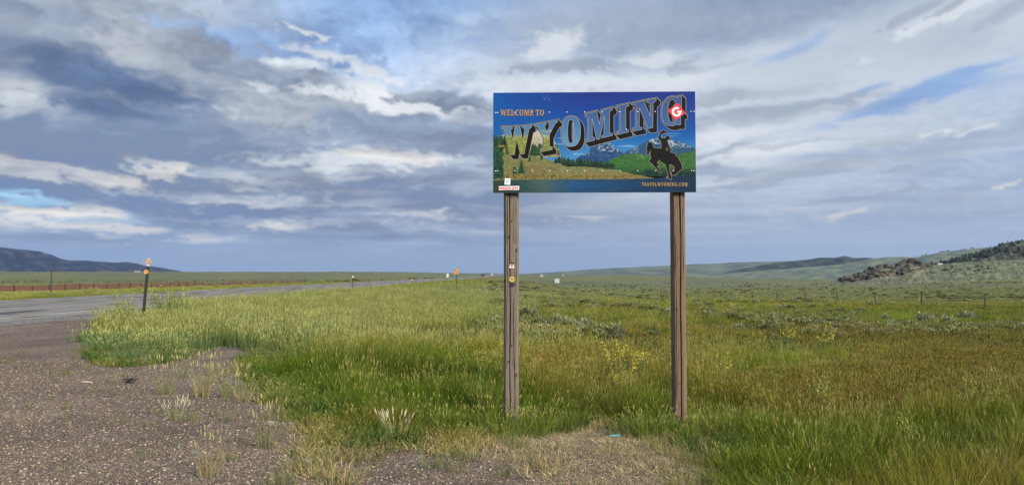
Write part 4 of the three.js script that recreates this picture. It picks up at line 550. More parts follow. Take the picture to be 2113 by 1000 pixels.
// ------------------------------------------------------------------ rocks of the outcrop
function rockGeo(seed) { const g = new THREE.IcosahedronGeometry(1, 2), p = g.attributes.position, r = rng(seed), a = r() * 50; for (let i = 0; i < p.count; i++) { const v = V(p.getX(i), p.getY(i), p.getZ(i)), k = 1 + .32 * noise(v.x * 1.2 + a, v.y * 1.2 + v.z + a) + .14 * noise(v.x * 3 + a, v.z * 3 - v.y * 2); const q = Math.round((k) * 9) / 9 * .5 + k * .5; p.setXYZ(i, v.x * q * 1.15, v.y * q * .85, v.z * q); } g.deleteAttribute('uv'); const n = g; n.computeVertexNormals(); return n; }
const ROCKS = [1, 2, 3, 4, 5].map((s) => rockGeo(s * 13));
{
  const mats = [[.072, .060, .044], [.055, .047, .037], [.105, .088, .062], [.042, .038, .031], [.064, .057, .043]].map((c) => std({ color: rgb(...c), roughness: 1 })), r = rng(61);
  const o = thing('rock_outcrop', 'jumbled brown boulder outcrop rising from the plain below the right-hand hills', 'rock outcrop');
  const crest = [[1733, 577], [1752, 570], [1778, 561], [1796, 554], [1825, 545], [1850, 547], [1868, 537.5], [1882, 536], [1897, 540], [1908, 546.5], [1940, 547], [1990, 560]], foot = [[1733, 580], [1790, 579], [1812, 575], [1850, 567], [1890, 560], [1915, 552], [1990, 566]];
  const put = (px, py, s) => { const c = at(px, py, 640); let best = null; for (let v = .02; v <= 1.02; v += .05) { const q = sageSlope(px, v), p = project(q.x, q.y, q.z); if (!best || Math.abs(p[1] - py) < best[1]) best = [q, Math.abs(p[1] - py)]; } const b = best[0]; const m = part('boulder', ROCKS[(r() * 5) | 0], mats[(r() * 5) | 0], o, [b.x, b.y + s * .15, b.z]); m.scale.set(s * (.9 + r() * .6), s * (.7 + r() * .5), s); m.rotation.set((r() - .5) * .5, r() * 6.3, (r() - .5) * .5); };
  for (let i = 0; i < 170; i++) { const px = 1734 + 182 * r() ** 1.1, t = r(), a = interp(crest, px), b = interp(foot, px); put(px, lerp(a + 2, b, t), .7 + 1.9 * r() ** 2); }
  for (const [px, py, s] of [[1870, 541, 2.6], [1880, 539, 3.0], [1889, 540.5, 2.6], [1862, 545, 2.0], [1899, 544, 1.9], [1824, 548.5, 2.5], [1831, 549, 1.9], [1818, 550.5, 1.8], [1796, 556.5, 1.9], [1788, 561, 1.7], [1738, 577, 1.6], [1745, 575, 1.9], [1752, 574, 1.6], [1765, 569, 1.7], [1776, 564.5, 1.7], [1770, 572, 1.6], [1800, 565, 1.5], [1845, 558, 1.5]]) put(px, py, s);
  for (let i = 0; i < 26; i++) put(1915 + r() * 150, 548 + r() * 16, .5 + r() * .7);
  const pale = thing('boulder', 'pale square boulder standing on the skyline right of the outcrop', 'boulder', sageSlope(1939, 1).toArray()); part('rock', ROCKS[1], std({ color: rgb(.42, .38, .33), roughness: 1 }), pale).scale.set(1.6, 1.5, 1.4); part('rock', ROCKS[3], std({ color: rgb(.36, .32, .27), roughness: 1 }), pale, [2.1, .2, 0]).scale.set(1.2, .9, 1);
}
// ------------------------------------------------------------------ conifers on the right-hand hill
{
  const conifer = (seed) => { const r = rng(seed), gs = []; for (let i = 0; i < 46; i++) { const t = r() ** .8, y = 1 + t * 5.2, w = 1.5 * (1 - t * .85) * (.7 + r() * .5), a = r() * 6.3, g = new THREE.ConeGeometry(w * .42, 1.1 + r() * .5, 5, 1, true); g.rotateX(-.5); g.rotateY(a); g.translate(Math.sin(a) * w * .55, y, Math.cos(a) * w * .55); gs.push(g); } gs.push(new THREE.ConeGeometry(.4, 1.6, 6).translate(0, 6.2, 0)); return mergeGeometries(gs); };
  const crowns = [71, 72, 73].map(conifer), trunk = new THREE.CylinderGeometry(.12, .22, 2.4, 6).translate(0, 1, 0), leaf = std({ color: rgb(.028, .046, .03), roughness: 1 }), bark = std({ color: rgb(.09, .07, .055) });
  const r = rng(81), sky = [[2046, 'thin'], [2063.5, 'tall'], [2070, 'short'], [2081, 'leaning'], [2097, 'tallest'], [2109, 'bushy']];
  const words = ['small dark conifer lowest on the skyline of the wooded hill', 'dark conifer on the hill skyline, second from the lowest', 'dark conifer on the hill skyline, third from the lowest', 'dark conifer on the hill skyline, fourth from the lowest', 'lone dark conifer near the top of the wooded hill', 'dark conifer highest on the wooded hill at the picture edge'];
  let proto = null;
  sky.forEach(([px], i) => { const q = treeHill(px, .99); const t = thing('pine_tree', words[i], 'tree', [q.x, q.y - .3, q.z], r() * 6, 'conifers on the skyline of the wooded hill'); part('trunk', trunk, bark, t); part('crown', crowns[i % 3], leaf, t); const s = .34 + r() * .22; t.scale.set(s * 1.15, s, s * 1.15); });
  const spots = []; for (let i = 0; i < 4600 && spots.length < 1000; i++) { const px = 1900 + r() * 420, v = .15 + r() * .84, d = fbm(px * .03 + 5, v * 6, 3) + (v > .55 ? .12 : -.12); if (d > .02) spots.push([px, v]); }
  crowns.forEach((c, k) => { const mine = spots.filter((_, i) => i % 3 === k), im = new THREE.InstancedMesh(c, leaf, mine.length), M = new THREE.Matrix4(), q = new THREE.Quaternion(); mine.forEach(([px, v], i) => { const p = treeHill(px, v), s = .2 + r() * .3; q.setFromAxisAngle(V(0, 1, 0), r() * 6.3); M.compose(V(p.x, p.y - .4, p.z), q, V(s * 2, s, s * 2)); im.setMatrixAt(i, M); }); im.name = numbered('woodland'); scene.add(im); tag(im, 'dark conifer wood covering the right-hand hillside', 'woodland', 'woodland on the hillside', 'stuff'); });
  const far = new THREE.InstancedMesh(crowns[0], leaf, 26), M = new THREE.Matrix4(); for (let i = 0; i < 26; i++) { const px = [1893, 1908, 1943, 1947, 1951, 1957, 1988, 2009][i % 8] + (r() - .5) * 10, e = interp([[1805, 533], [1839, 530], [1866, 529.5], [1893, 531.5], [1910, 526.5], [1947, 520], [1975, 516.5], [2001, 513.5], [2034, 511]], px), p = at(px, e + .6, 2085), s = .5 + r() * .5; M.compose(p, new THREE.Quaternion(), V(s * 1.3, s, s * 1.3)); far.setMatrixAt(i, M); } far.name = 'far_trees'; scene.add(far); tag(far, 'scattered dark trees along the crest of the pale green hill', 'trees', null, 'stuff');
}
// ------------------------------------------------------------------ grass, brush and flowers
function blades(seed, o) {   // a clump of curved tapering blades; vertex colours vary blade by blade
  const r = rng(seed), pos = [], col = [], idx = [];
  for (let i = 0; i < o.n; i++) {
    const a = r() * 6.2832, rad = o.spread * Math.sqrt(r()), bx = Math.cos(a) * rad, bz = Math.sin(a) * rad, out = a + (r() - .5) * 2.4, h = o.h * (.55 + .6 * r()), lean = h * (o.lean ?? .3) * (.2 + r()), w = o.w * (.7 + .6 * r()), fa = r() * 3.1416, fx = Math.cos(fa) * w / 2, fz = Math.sin(fa) * w / 2, t0 = .5 + 1.0 * r(), warm = r() < (o.dry ?? .12), S = o.segs ?? 3, k = pos.length / 3, t = warm ? [1.6 * t0, 1.32 * t0, 1.4 * t0] : [t0 * (.9 + .2 * r()), t0, t0];
    for (let s = 0; s <= S; s++) { const u = s / S, e = lean * u * u, y = h * (u - .12 * (o.lean ?? .3) * u * u), ww = s === S ? .12 : 1 - u * .55; for (const q of [-1, 1]) { pos.push(bx + Math.cos(out) * e + fx * q * ww, y, bz + Math.sin(out) * e + fz * q * ww); col.push(...t); } if (s) idx.push(k + 2 * s - 2, k + 2 * s - 1, k + 2 * s, k + 2 * s - 1, k + 2 * s + 1, k + 2 * s); }
  }
  const g = new THREE.BufferGeometry(); g.setAttribute('position', new THREE.Float32BufferAttribute(pos, 3)); g.setAttribute('color', new THREE.Float32BufferAttribute(col, 3)); g.setIndex(idx); g.computeVertexNormals(); return g;
}
function heads(seed, o) {   // flowering stalks: a thin stem and a narrow spike at its tip
  const r = rng(seed), pos = [], col = [], idx = [];
  const quad = (p, q, wx, wz, taper, c) => { const k = pos.length / 3; pos.push(p[0] - wx, p[1], p[2] - wz, p[0] + wx, p[1], p[2] + wz, q[0] - wx * taper, q[1], q[2] - wz * taper, q[0] + wx * taper, q[1], q[2] + wz * taper); for (let i = 0; i < 4; i++) col.push(...c); idx.push(k, k + 1, k + 2, k + 1, k + 3, k + 2); };
  for (let i = 0; i < o.n; i++) {
    const a = r() * 6.2832, rad = o.spread * Math.sqrt(r()), bx = Math.cos(a) * rad, bz = Math.sin(a) * rad, h = o.h * (.7 + .45 * r()), lean = h * (.08 + .3 * r()) * (o.lean ?? 1), dx = Math.cos(a + r()) * lean, dz = Math.sin(a + r()) * lean, L = o.len * (.7 + .6 * r()), v = .8 + .4 * r();
    const base = [bx, 0, bz], mid = [bx + dx * .45, h * .6, bz + dz * .45], tip = [bx + dx, h, bz + dz], n = Math.hypot(dx, h), ux = dx / n * (o.nod ?? 1), uy = h / n * (o.nod ? .5 : 1), uz = dz / n * (o.nod ?? 1), f = r() * 3.14, cx = Math.cos(f), cz = Math.sin(f), st = (o.stem ?? .0022) / 2;
    quad(base, mid, cx * st, cz * st, 1, [.62 * v, .8 * v, .5 * v]); quad(mid, tip, cx * st, cz * st, .8, [.75 * v, .85 * v, .55 * v]);
    const m = [tip[0] + ux * L * .5, tip[1] + uy * L * .5, tip[2] + uz * L * .5], e = [tip[0] + ux * L, tip[1] + uy * L, tip[2] + uz * L], w = o.hw / 2;
    for (const [x, z] of [[cx, cz], [-cz, cx]]) { quad(tip, m, x * w * .5, z * w * .5, 2, [v, v, v]); quad(m, e, x * w, z * w, .15, [v, v, v]); }
  }
  const g = new THREE.BufferGeometry(); g.setAttribute('position', new THREE.Float32BufferAttribute(pos, 3)); g.setAttribute('color', new THREE.Float32BufferAttribute(col, 3)); g.setIndex(idx); g.computeVertexNormals(); return g;
}
const leafMat = new THREE.MeshPhysicalMaterial({ vertexColors: true, roughness: 1, specularIntensity: .12, transmission: .3, thickness: 0, side: THREE.DoubleSide });
const strawMat = new THREE.MeshPhysicalMaterial({ vertexColors: true, roughness: 1, specularIntensity: .12, side: THREE.DoubleSide });
class Scatter {   // collects places, then becomes one InstancedMesh
  constructor(geo, mat, name, label) { Object.assign(this, { geo, mat, name, label, m: [], c: [] }); }
  add(x, z, y, s, sy, turn, c, tilt = 0) { const q = new THREE.Quaternion().setFromEuler(new THREE.Euler(tilt * Math.cos(turn), turn, tilt * Math.sin(turn))); this.m.push(new THREE.Matrix4().compose(V(x, y, z), q, V(s, sy, s))); this.c.push(c); }
  done() { if (!this.m.length) return; const im = new THREE.InstancedMesh(this.geo, this.mat, this.m.length), k = new THREE.Color(); this.m.forEach((m, i) => { im.setMatrixAt(i, m); im.setColorAt(i, k.setRGB(...this.c[i])); }); im.name = numbered(this.name); scene.add(im); tag(im, this.label, 'grass', null, 'stuff'); this.m = this.c = null; return im; }
}
const L1 = 'tall green meadow grass growing thickly round the sign posts', L2 = 'ripe pale seed heads standing above the meadow grass', L3 = 'fine reddish brown grass spread through the right-hand meadow', L4 = 'short dry trampled grass on the bare earth before the sign', L5 = 'rough grass clumps covering the middle distance', L6 = 'far grass clumps covering the plain';
const near = [1, 2, 3].map((s) => new Scatter(blades(s, { n: 34, h: .37, spread: .13, w: .0062, lean: .42, dry: .08 }), leafMat, 'meadow_grass', L1));
const spike = [4, 5].map((s) => new Scatter(heads(s, { n: 7, h: .42, spread: .13, len: .065, hw: .010 }), strawMat, 'seed_heads', L2));
const cheat = [6, 7].map((s) => new Scatter(heads(s, { n: 26, h: .30, spread: .16, len: .07, hw: .012, nod: 1.3, stem: .0026 }), strawMat, 'brown_grass', L3));
const short = [8, 9].map((s) => new Scatter(blades(s, { n: 30, h: .085, spread: .13, w: .0045, lean: 1.0, dry: .5, segs: 2 }), strawMat, 'dry_grass', L4));
const mid = [10, 11, 12].map((s) => new Scatter(blades(s, { n: 34, h: .40, spread: .30, w: .016, lean: .45, segs: 2 }), leafMat, 'rough_grass', L5));
const midHead = [13, 14].map((s) => new Scatter(heads(s, { n: 12, h: .44, spread: .30, len: .09, hw: .022, stem: .005 }), strawMat, 'seed_heads', L2));
const far = [15, 16].map((s) => new Scatter(blades(s, { n: 40, h: .42, spread: 1.0, w: .055, lean: .5, segs: 2 }), leafMat, 'far_grass', L6));
const forb = [17, 18].map((s) => new Scatter(blades(s, { n: 46, h: .15, spread: .12, w: .014, lean: 1.0, dry: .08, segs: 2 }), leafMat, 'leafy_weeds', 'low broad leafy weeds scattered through the meadow'));
const named = [
    ['broad grey-green sagebrush mound with upright tips midway between the sign posts', 1268, 697, 62, 20, 0, 0], ['small pale sagebrush with upright twigs left of the broad mound', 1197, 684, 22, 14, 1, 2], ['flat dark-bottomed sagebrush just left of the right sign post', 1345, 695, 48, 10, 2, 1],
    ['dense sagebrush patch right of the left sign post, nearest to it', 1092, 661, 60, 22, 3, 0], ['sagebrush patch second from the left sign post', 1118, 672, 44, 14, 0, 1], ['silvery sagebrush patch third from the left sign post', 1150, 674, 36, 18, 1, 0], ['round dark sagebrush standing alone high behind the left sign post', 1086, 619, 17, 9, 2, 1],
    ['large pale silver sagebrush, biggest in the bright green strip at right', 1912, 670, 46, 18, 0, 2], ['pale silver sagebrush second in the row in the green strip', 1957, 671, 32, 14, 1, 2], ['pale silver sagebrush third in the row in the green strip', 1995, 661, 46, 13, 2, 2], ['pale sagebrush left of the large silver one in the green strip', 1830, 662, 22, 11, 3, 2],
    ['dark low sagebrush in the brown grass below the green strip', 1855, 684, 42, 10, 0, 3], ['small dark sagebrush left of the dark low one', 1811, 678, 20, 8, 1, 1], ['round grey sagebrush right of the right sign post', 1598, 702, 24, 11, 2, 0], ['olive sagebrush above the round grey one at right', 1586, 686, 36, 15, 3, 1],
    ['pale small sagebrush alone near the right picture edge', 2070, 720, 28, 10, 1, 2], ['sagebrush half hidden behind the right sign post on its right side', 1421, 698, 18, 11, 2, 0], ['feathery pale sagebrush in the brown grass at right', 1525, 684, 28, 12, 1, 2], ['low sagebrush in the meadow left of the left sign post', 915, 690, 34, 10, 2, 0], ['second low sagebrush right after the one left of the left sign post', 968, 694, 34, 10, 3, 0],
  ];
const namedAt = named.map(([, px, py, w]) => { const g = ground(px, py), k = w / FPX * project(g.x, g.y, g.z)[2]; return [g.x, g.z, k]; });
const clear = (x, z) => { for (const [a, b, w] of namedAt) if (Math.abs(x - a) < w * .75 && z > b - w * .5 && z < b + 3.2) return .3; return 1; };   // grass stays low round the bigger shrubs
const headCol = { olive: [.29, .285, .085], brown: [.24, .194, .05], pale: [.29, .295, .11], straw: [.38, .31, .11] };
{
  const r = rng(1234), pick = (A) => A[(r() * A.length) | 0];
  const walk = (Z0, Z1, cell0, f) => { for (let Z = Z0; Z < Z1;) { const cell = cell0(Z), half = .70 * Math.max(Z, 3) + 3; for (let x = -half; x < half; x += cell) f(x + (r() - .5) * cell * 1.3, -(Z + (r() - .5) * cell * 1.3), cell); Z += cell; } };
  const onRoad = (x, z) => { const d = x - roadX(Math.max(-z, 0)); return d > -6.75 && d < 6.85 + .25 * noise(z * .5, 4); };
  // near meadow
  walk(2.2, 17, (Z) => .085 + .0022 * Math.max(0, Z - 6), (x, z, cell) => {
    if (onRoad(x, z) || edge(APRON, x, z) > -.1 && z > -42) return; const gv = gravelAt(x, z), tr = trampledAt(x, z);
    const G = growth(x, z), y = H(x, z) - .01, v = .8 + .4 * r();
    if (gv > .0) { if (r() < .010 * (gv < .6 ? 3 : 1) * (1 + 2 * Math.max(0, noise(x * .9, z * .9)))) { const s = .25 + .5 * r(); pick(near).add(x, z, y, s, s * .7, r() * 6.3, [.17 * v, .18 * v, .07 * v]); } else if (r() < .02) pick(short).add(x, z, y, .6 + r() * .5, .6 + .6 * r(), r() * 6.3, [.17 * v, .17 * v, .08 * v]); return; }
    if (tr > 0) { const k = r(); if (k < .5) pick(short).add(x, z, y, .8 + .5 * r(), .5 + .7 * r(), r() * 6.3, k < .3 ? [.32 * v, .275 * v, .15 * v] : [.20 * v, .20 * v, .075 * v]); else if (k < .5 + .12 * (1 - smooth(tr, 0, .5))) pick(near).add(x, z, y, .7, .35 + .3 * r(), r() * 6.3, [.20 * v, .20 * v, .07 * v]); return; }
    const dEdge = Math.min(-gv, -tr), edgeN = smooth(dEdge + .8 * noise(x * 1.1 + 60, z * 1.1), 0, 1.5), nearPost = 1 - .45 * Math.exp(-(((x - 1.2) / 1.8) ** 2)) * smooth(-z, 7.2, 8) * (1 - smooth(-z, 9.6, 11));
    if (r() > .35 + .65 * edgeN + .2) return;
    const sp = noise(x * 1.1 + 80, z * 1.1) + .5 * noise(x * 2.7, z * 2.7 + 40), lod = smooth(noise(x * .6 + 15, z * .6 + 2), .2, .6), h = .88 * G.h * clear(x, z) * lerp(.35, 1, edgeN) * nearPost * (1 + .45 * sp), brown = G.brown * .5 > .2 + .6 * r(), w = 1 + .3 * sp;
    G.c = [G.c[0] * (1 + .22 * sp) * w, G.c[1] * w * (1 + .04 * sp), G.c[2] * w];
    if (r() < .045 + .12 * smooth(sp, -.9, -.3) * smooth(-sp, .2, .7)) { pick(forb).add(x, z, y, .7 + .7 * r(), .8 + .9 * r(), r() * 6.3, [.11 * v, .165 * v, .035 * v]); return; }
    if (r() < .03) { pick(near).add(x, z, y, 1, h * (.7 + .5 * r()), r() * 6.3, [.34 * v, .28 * v, .11 * v], .9 * (r() - .5)); return; }
    if (r() > .93 - .5 * G.straw * r()) { pick(short).add(x, z, y, 1.1, 1 + r(), r() * 6.3, [.30 * v, .25 * v, .12 * v]); return; }
    if (brown) { if (r() < .75) pick(cheat).add(x, z, y, 1, .75 + .5 * r(), r() * 6.3, headCol.brown.map((c) => c * v * (.8 + .4 * r())), .1 * (r() - .5)); if (r() < .6) pick(near).add(x, z, y, .9, h * (.5 + .3 * r()), r() * 6.3, G.c.map((c) => c * v), .15 * (r() - .5)); return; }
    pick(near).add(x, z, y, .9 + .3 * r(), h * (.75 + .45 * r()), r() * 6.3, G.c.map((c) => c * v), (.25 + .7 * lod) * (r() - .4));
    const hp = .20 + .5 * smooth(sp, .1, .7) + .35 * smooth(noise(x * .5 + 9, z * .5), -.1, .5) + .4 * G.straw; if (r() < hp * (.8 - .5 * G.lush) * smooth(-z, 5.5, 8)) { const dry = r() < .35 + G.straw * .5; pick(spike).add(x, z, y, 1, h * (.75 + .4 * r()), r() * 6.3, (dry ? headCol.straw : headCol.olive).map((c) => c * v), .15 * (r() - .5)); }
  });
  for (const [px, pz, n] of [[-.02, -9.16, 46], [2.02, -9.06, 60]]) for (let i = 0; i < n; i++) {   // bushy grass round the foot of each post
    const a = r() * 6.28, d = .14 + .55 * r(), x = px + Math.cos(a) * d * 1.25 + (px > 1 ? .12 : -.05), z = pz + Math.sin(a) * d * .8 + .12, y = H(x, z) - .01, v = .75 + .5 * r(), s = (px > 1 ? .38 : .5) + .42 * r();
    pick(near).add(x, z, y, .95, s, r() * 6.3, [.115 * v, .165 * v, .022 * v], .5 * (r() - .5)); if (r() < .7) pick(spike).add(x, z, y, 1, s * .95, r() * 6.3, headCol.olive.map((c) => c * v), .3 * (r() - .5));
  }
  // middle distance
  walk(17, 75, (Z) => .19 + .0062 * (Z - 17), (x, z, cell) => {
    if (onRoad(x, z)) return; const Z = -z; if (Z < 44 && (gravelAt(x, z) > 0 || edge(APRON, x, z) > -.1)) return;
    if (x < roadX(Z) && Z < 75 && x < -60) { /* beyond the far verge */ }
    const G = growth(x, z), y = H(x, z) - .02, n5 = noise(x * .35 + 70, z * .35), v = (.7 + .6 * r()) * (1 + .25 * n5), verge = (x < roadX(Z) ? .5 : 1) * clear(x, z), s = .75 + .35 * cell, brown = G.brown * .5 > .2 + .6 * r(), bare = noise(x * .12 + 30, z * .12) + .5 * noise(x * .5, z * .5);
    if (r() < .05 && x > -2) { pick(forb).add(x, z, y, 2.2 * s, 1.2 + r(), r() * 6.3, [.07 * v, .11 * v, .03 * v]); return; }
    if (bare > .42 && x > -2) { if (r() < .5) pick(mid).add(x, z, y, s, .4 * G.h * (.5 + r() * .5), r() * 6.3, [.19 * v, .15 * v, .075 * v], .2 * (r() - .5)); return; }
    if (brown) { pick(midHead).add(x, z, y, s, .62 * verge * (.8 + .4 * r()), r() * 6.3, headCol.brown.map((c) => c * v * 1.1)); if (r() < .75) pick(mid).add(x, z, y, s, .5 * verge * G.h * (.8 + .4 * r()), r() * 6.3, G.c.map((c) => c * v), .2 * (r() - .5)); return; }
    pick(mid).add(x, z, y, s, verge * G.h * (.55 + .42 * r()) * (x < 2 ? .95 : .62) * (1 + .4 * n5), r() * 6.3, G.c.map((c) => c * v), .2 * (r() - .5));
    if (r() < (x < 1 ? .26 : .14)) pick(midHead).add(x, z, y, s, verge * G.h * (.75 + .35 * r()) * (x < 2 ? 1 : .75), r() * 6.3, (x < 1 ? headCol.pale : headCol.olive).map((c) => c * v));
  });
  // far plain
  walk(75, 330, (Z) => .8 + .012 * (Z - 75), (x, z, cell) => {
    if (onRoad(x, z)) return; const G = growth(x, z), v = .8 + .4 * r(), k = smooth(-z, 75, 300);
    if (noise(x * .03, z * .02) > .35 && r() < .6) return;
    far[(r() * 2) | 0].add(x, z, H(x, z) - .03, .6 + .35 * cell, (.45 + .45 * r()) * (1 + .3 * k) * (x < roadX(-z) ? .5 : .85), r() * 6.3, G.c.map((c, i) => lerp(c * 1.25, [.20, .22, .10][i], .6 * k) * v));
  });
}
for (const s of [...near, ...spike, ...cheat, ...short, ...forb, ...mid, ...midHead, ...far]) s.done();

// sagebrush
function brush(seed, n, lo) {
  const r = rng(seed), pos = [], col = [], idx = [];
  const leaf = (p, d, L, w, c) => { const s = V(d.z + .01, .2 * (r() - .5), -d.x).normalize().multiplyScalar(w), k = pos.length / 3, q = p.clone().addScaledVector(d, L); pos.push(p.x - s.x, p.y - s.y, p.z - s.z, p.x + s.x, p.y + s.y, p.z + s.z, q.x + s.x * .4, q.y + s.y, q.z + s.z * .4, q.x - s.x * .4, q.y - s.y, q.z - s.z * .4); for (let i = 0; i < 4; i++) col.push(...c); idx.push(k, k + 1, k + 2, k, k + 2, k + 3); };
  for (let i = 0; i < n; i++) {
    const a = r() * 6.2832, t = Math.sqrt(r()), up = Math.sqrt(1 - t * t * .86), lump = .8 + .35 * noise(Math.cos(a) * 1.6 + seed, Math.sin(a) * 1.6 + t * 2), p = V(Math.cos(a) * t * .5 * lump, .06 + up * .42 * lump * (.55 + .45 * r()), Math.sin(a) * t * .5 * lump), d = V(Math.cos(a) * t * .8 + (r() - .5) * .7, .55 + .7 * up * r(), Math.sin(a) * t * .8 + (r() - .5) * .7).normalize(), v = .75 + .5 * r();
    leaf(p, d, .055 + .07 * r(), .013 + .012 * r(), lo && r() < .25 ? [.7 * v, .55 * v, .5 * v] : [v, v, v]);
  }
  for (let i = 0; i < 26; i++) { const a = r() * 6.28, t = .3 * r() ** .5; leaf(V(Math.cos(a) * t * .3, -.03, Math.sin(a) * t * .3), V(Math.cos(a) * .6, 1, Math.sin(a) * .6).normalize(), .3 + .14 * r(), .009, [.42, .33, .30]); }
  const g = new THREE.BufferGeometry(); g.setAttribute('position', new THREE.Float32BufferAttribute(pos, 3)); g.setAttribute('color', new THREE.Float32BufferAttribute(col, 3)); g.setIndex(idx); g.computeVertexNormals(); return g;
}
const sageGeo = [21, 22, 23, 24].map((s) => brush(s, 420, true)), sageMats = [[.24, .265, .125], [.20, .225, .095], [.31, .335, .205], [.15, .155, .07]].map((c) => new THREE.MeshPhysicalMaterial({ color: rgb(...c), vertexColors: true, roughness: 1, specularIntensity: .1, side: THREE.DoubleSide }));
{
  const r = rng(555);
  const shrub = (label, px, py, wpx, hpx, geo, mat, group) => { const g = ground(px, py), dep = project(g.x, g.y, g.z)[2], w = wpx / FPX * dep, h = hpx / FPX * dep, t = thing('sagebrush', label, 'shrub', [g.x, g.y - .02, g.z], r() * 6.3, group); part('foliage', sageGeo[geo], sageMats[mat], t); t.scale.set(w * 1.1, h / .48 * 1.55, w * 1.1); return t; };
  for (const n of named) shrub(...n);
  // the rest: the nearest singly, the far ones as one mass
  const spots = [];
  for (let i = 0; i < 9000; i++) {
    const left = r() < .3, px = left ? r() * 920 : 1010 + r() * 1200, py = left ? 566 + r() * 18 : 582 + 118 * r() ** 2.4, g = ground(px, py); if (-g.z > 620) continue;
    const d = g.x - roadX(-g.z); if (d > -9 && d < 9.5) continue; if (-g.z < 150 && g.x < -28 && g.x > -90) continue;
    const k = noise(g.x * .10 + 50, g.z * .07) + .6 * noise(g.x * .03, g.z * .02 + 3); if (k < .12 - (left ? .35 : 0) + .12 * smooth(py, 600, 660) || (!left && r() < .18 * smooth(py, 592, 640))) continue; if (px > 1780 && py > 640 && py < 672) continue;
    spots.push([g, lerp(.55 + 1.0 * r() ** 1.5, .35 + .6 * r(), smooth(py, 590, 640) * (left ? 0 : 1)), k, px, py]);
  }
  spots.sort((a, b) => b[1] / -b[0].z - a[1] / -a[0].z);
  const protos = [];
  for (let i = 0; i < 4; i++) for (let j = 0; j < 2; j++) protos.push([sageGeo[i], sageMats[[0, 1, 3, 0, 1, 2, 0, 1][i * 2 + j]]]);
  const zone = (px, py) => px < 1000 ? ['sagebrush left of the sign', 'low sagebrush on the plain left of the sign, toward the horizon'] : px < 1380 ? py > 610 ? ['nearer sagebrush between the sign posts', 'low grey-green sagebrush seen between the sign posts, on this side of the notice board'] : ['far sagebrush between the sign posts', 'small far sagebrush seen between the sign posts below the long ridge'] : px < 1760 ? ['sagebrush right of the sign', 'low grey-green sagebrush on the plain right of the sign, left of the boulder outcrop'] : ['sagebrush on the far right', 'low grey-green sagebrush on the plain below the boulder outcrop, toward the right edge'];
  const base = protos.map(() => null), rest = [];
  spots.forEach(([g, s, , px, py], i) => {
    const [groupName, lbl] = zone(px, py);
    const k = (r() * 8) | 0, sy = s * (.58 + .35 * r()), p = [g.x, g.y - .03, g.z];
    if (i < 260) { let t; if (!base[k]) { t = base[k] = thing('sagebrush', lbl, 'shrub', p, r() * 6.3, groupName); part('foliage', protos[k][0], protos[k][1], t); } else { t = copy(base[k], 'sagebrush', lbl, p, r() * 6.3); t.userData.group = groupName; } t.scale.set(s * (1 + .5 * r()), sy, s); } else rest.push([k, p, s * 1.15, sy * 1.2, r() * 6.3]);
  });
  for (let i = 0; i < 1500; i++) { const px = 1800 + r() * 480, v = .02 + .95 * r(), q = sageSlope(px, v); if (px < 1910 && v > .45) continue; if (noise(px * .05, v * 6) < -.25) continue; rest.push([(r() * 8) | 0, [q.x, q.y - .05, q.z], .9 + r() * 1.1, .6 + .6 * r(), r() * 6.3]); }
  protos.forEach(([g, m], k) => { const mine = rest.filter((q) => q[0] === k); if (!mine.length) return; const im = new THREE.InstancedMesh(g, m, mine.length), M = new THREE.Matrix4(), q = new THREE.Quaternion(); mine.forEach(([, p, s, sy, a], i) => { q.setFromAxisAngle(V(0, 1, 0), a); im.setMatrixAt(i, M.compose(V(...p), q, V(s, sy, s))); }); im.name = numbered('far_sagebrush'); scene.add(im); tag(im, 'distant sagebrush speckling the plains on both sides of the road', 'sagebrush', null, 'stuff'); });
}
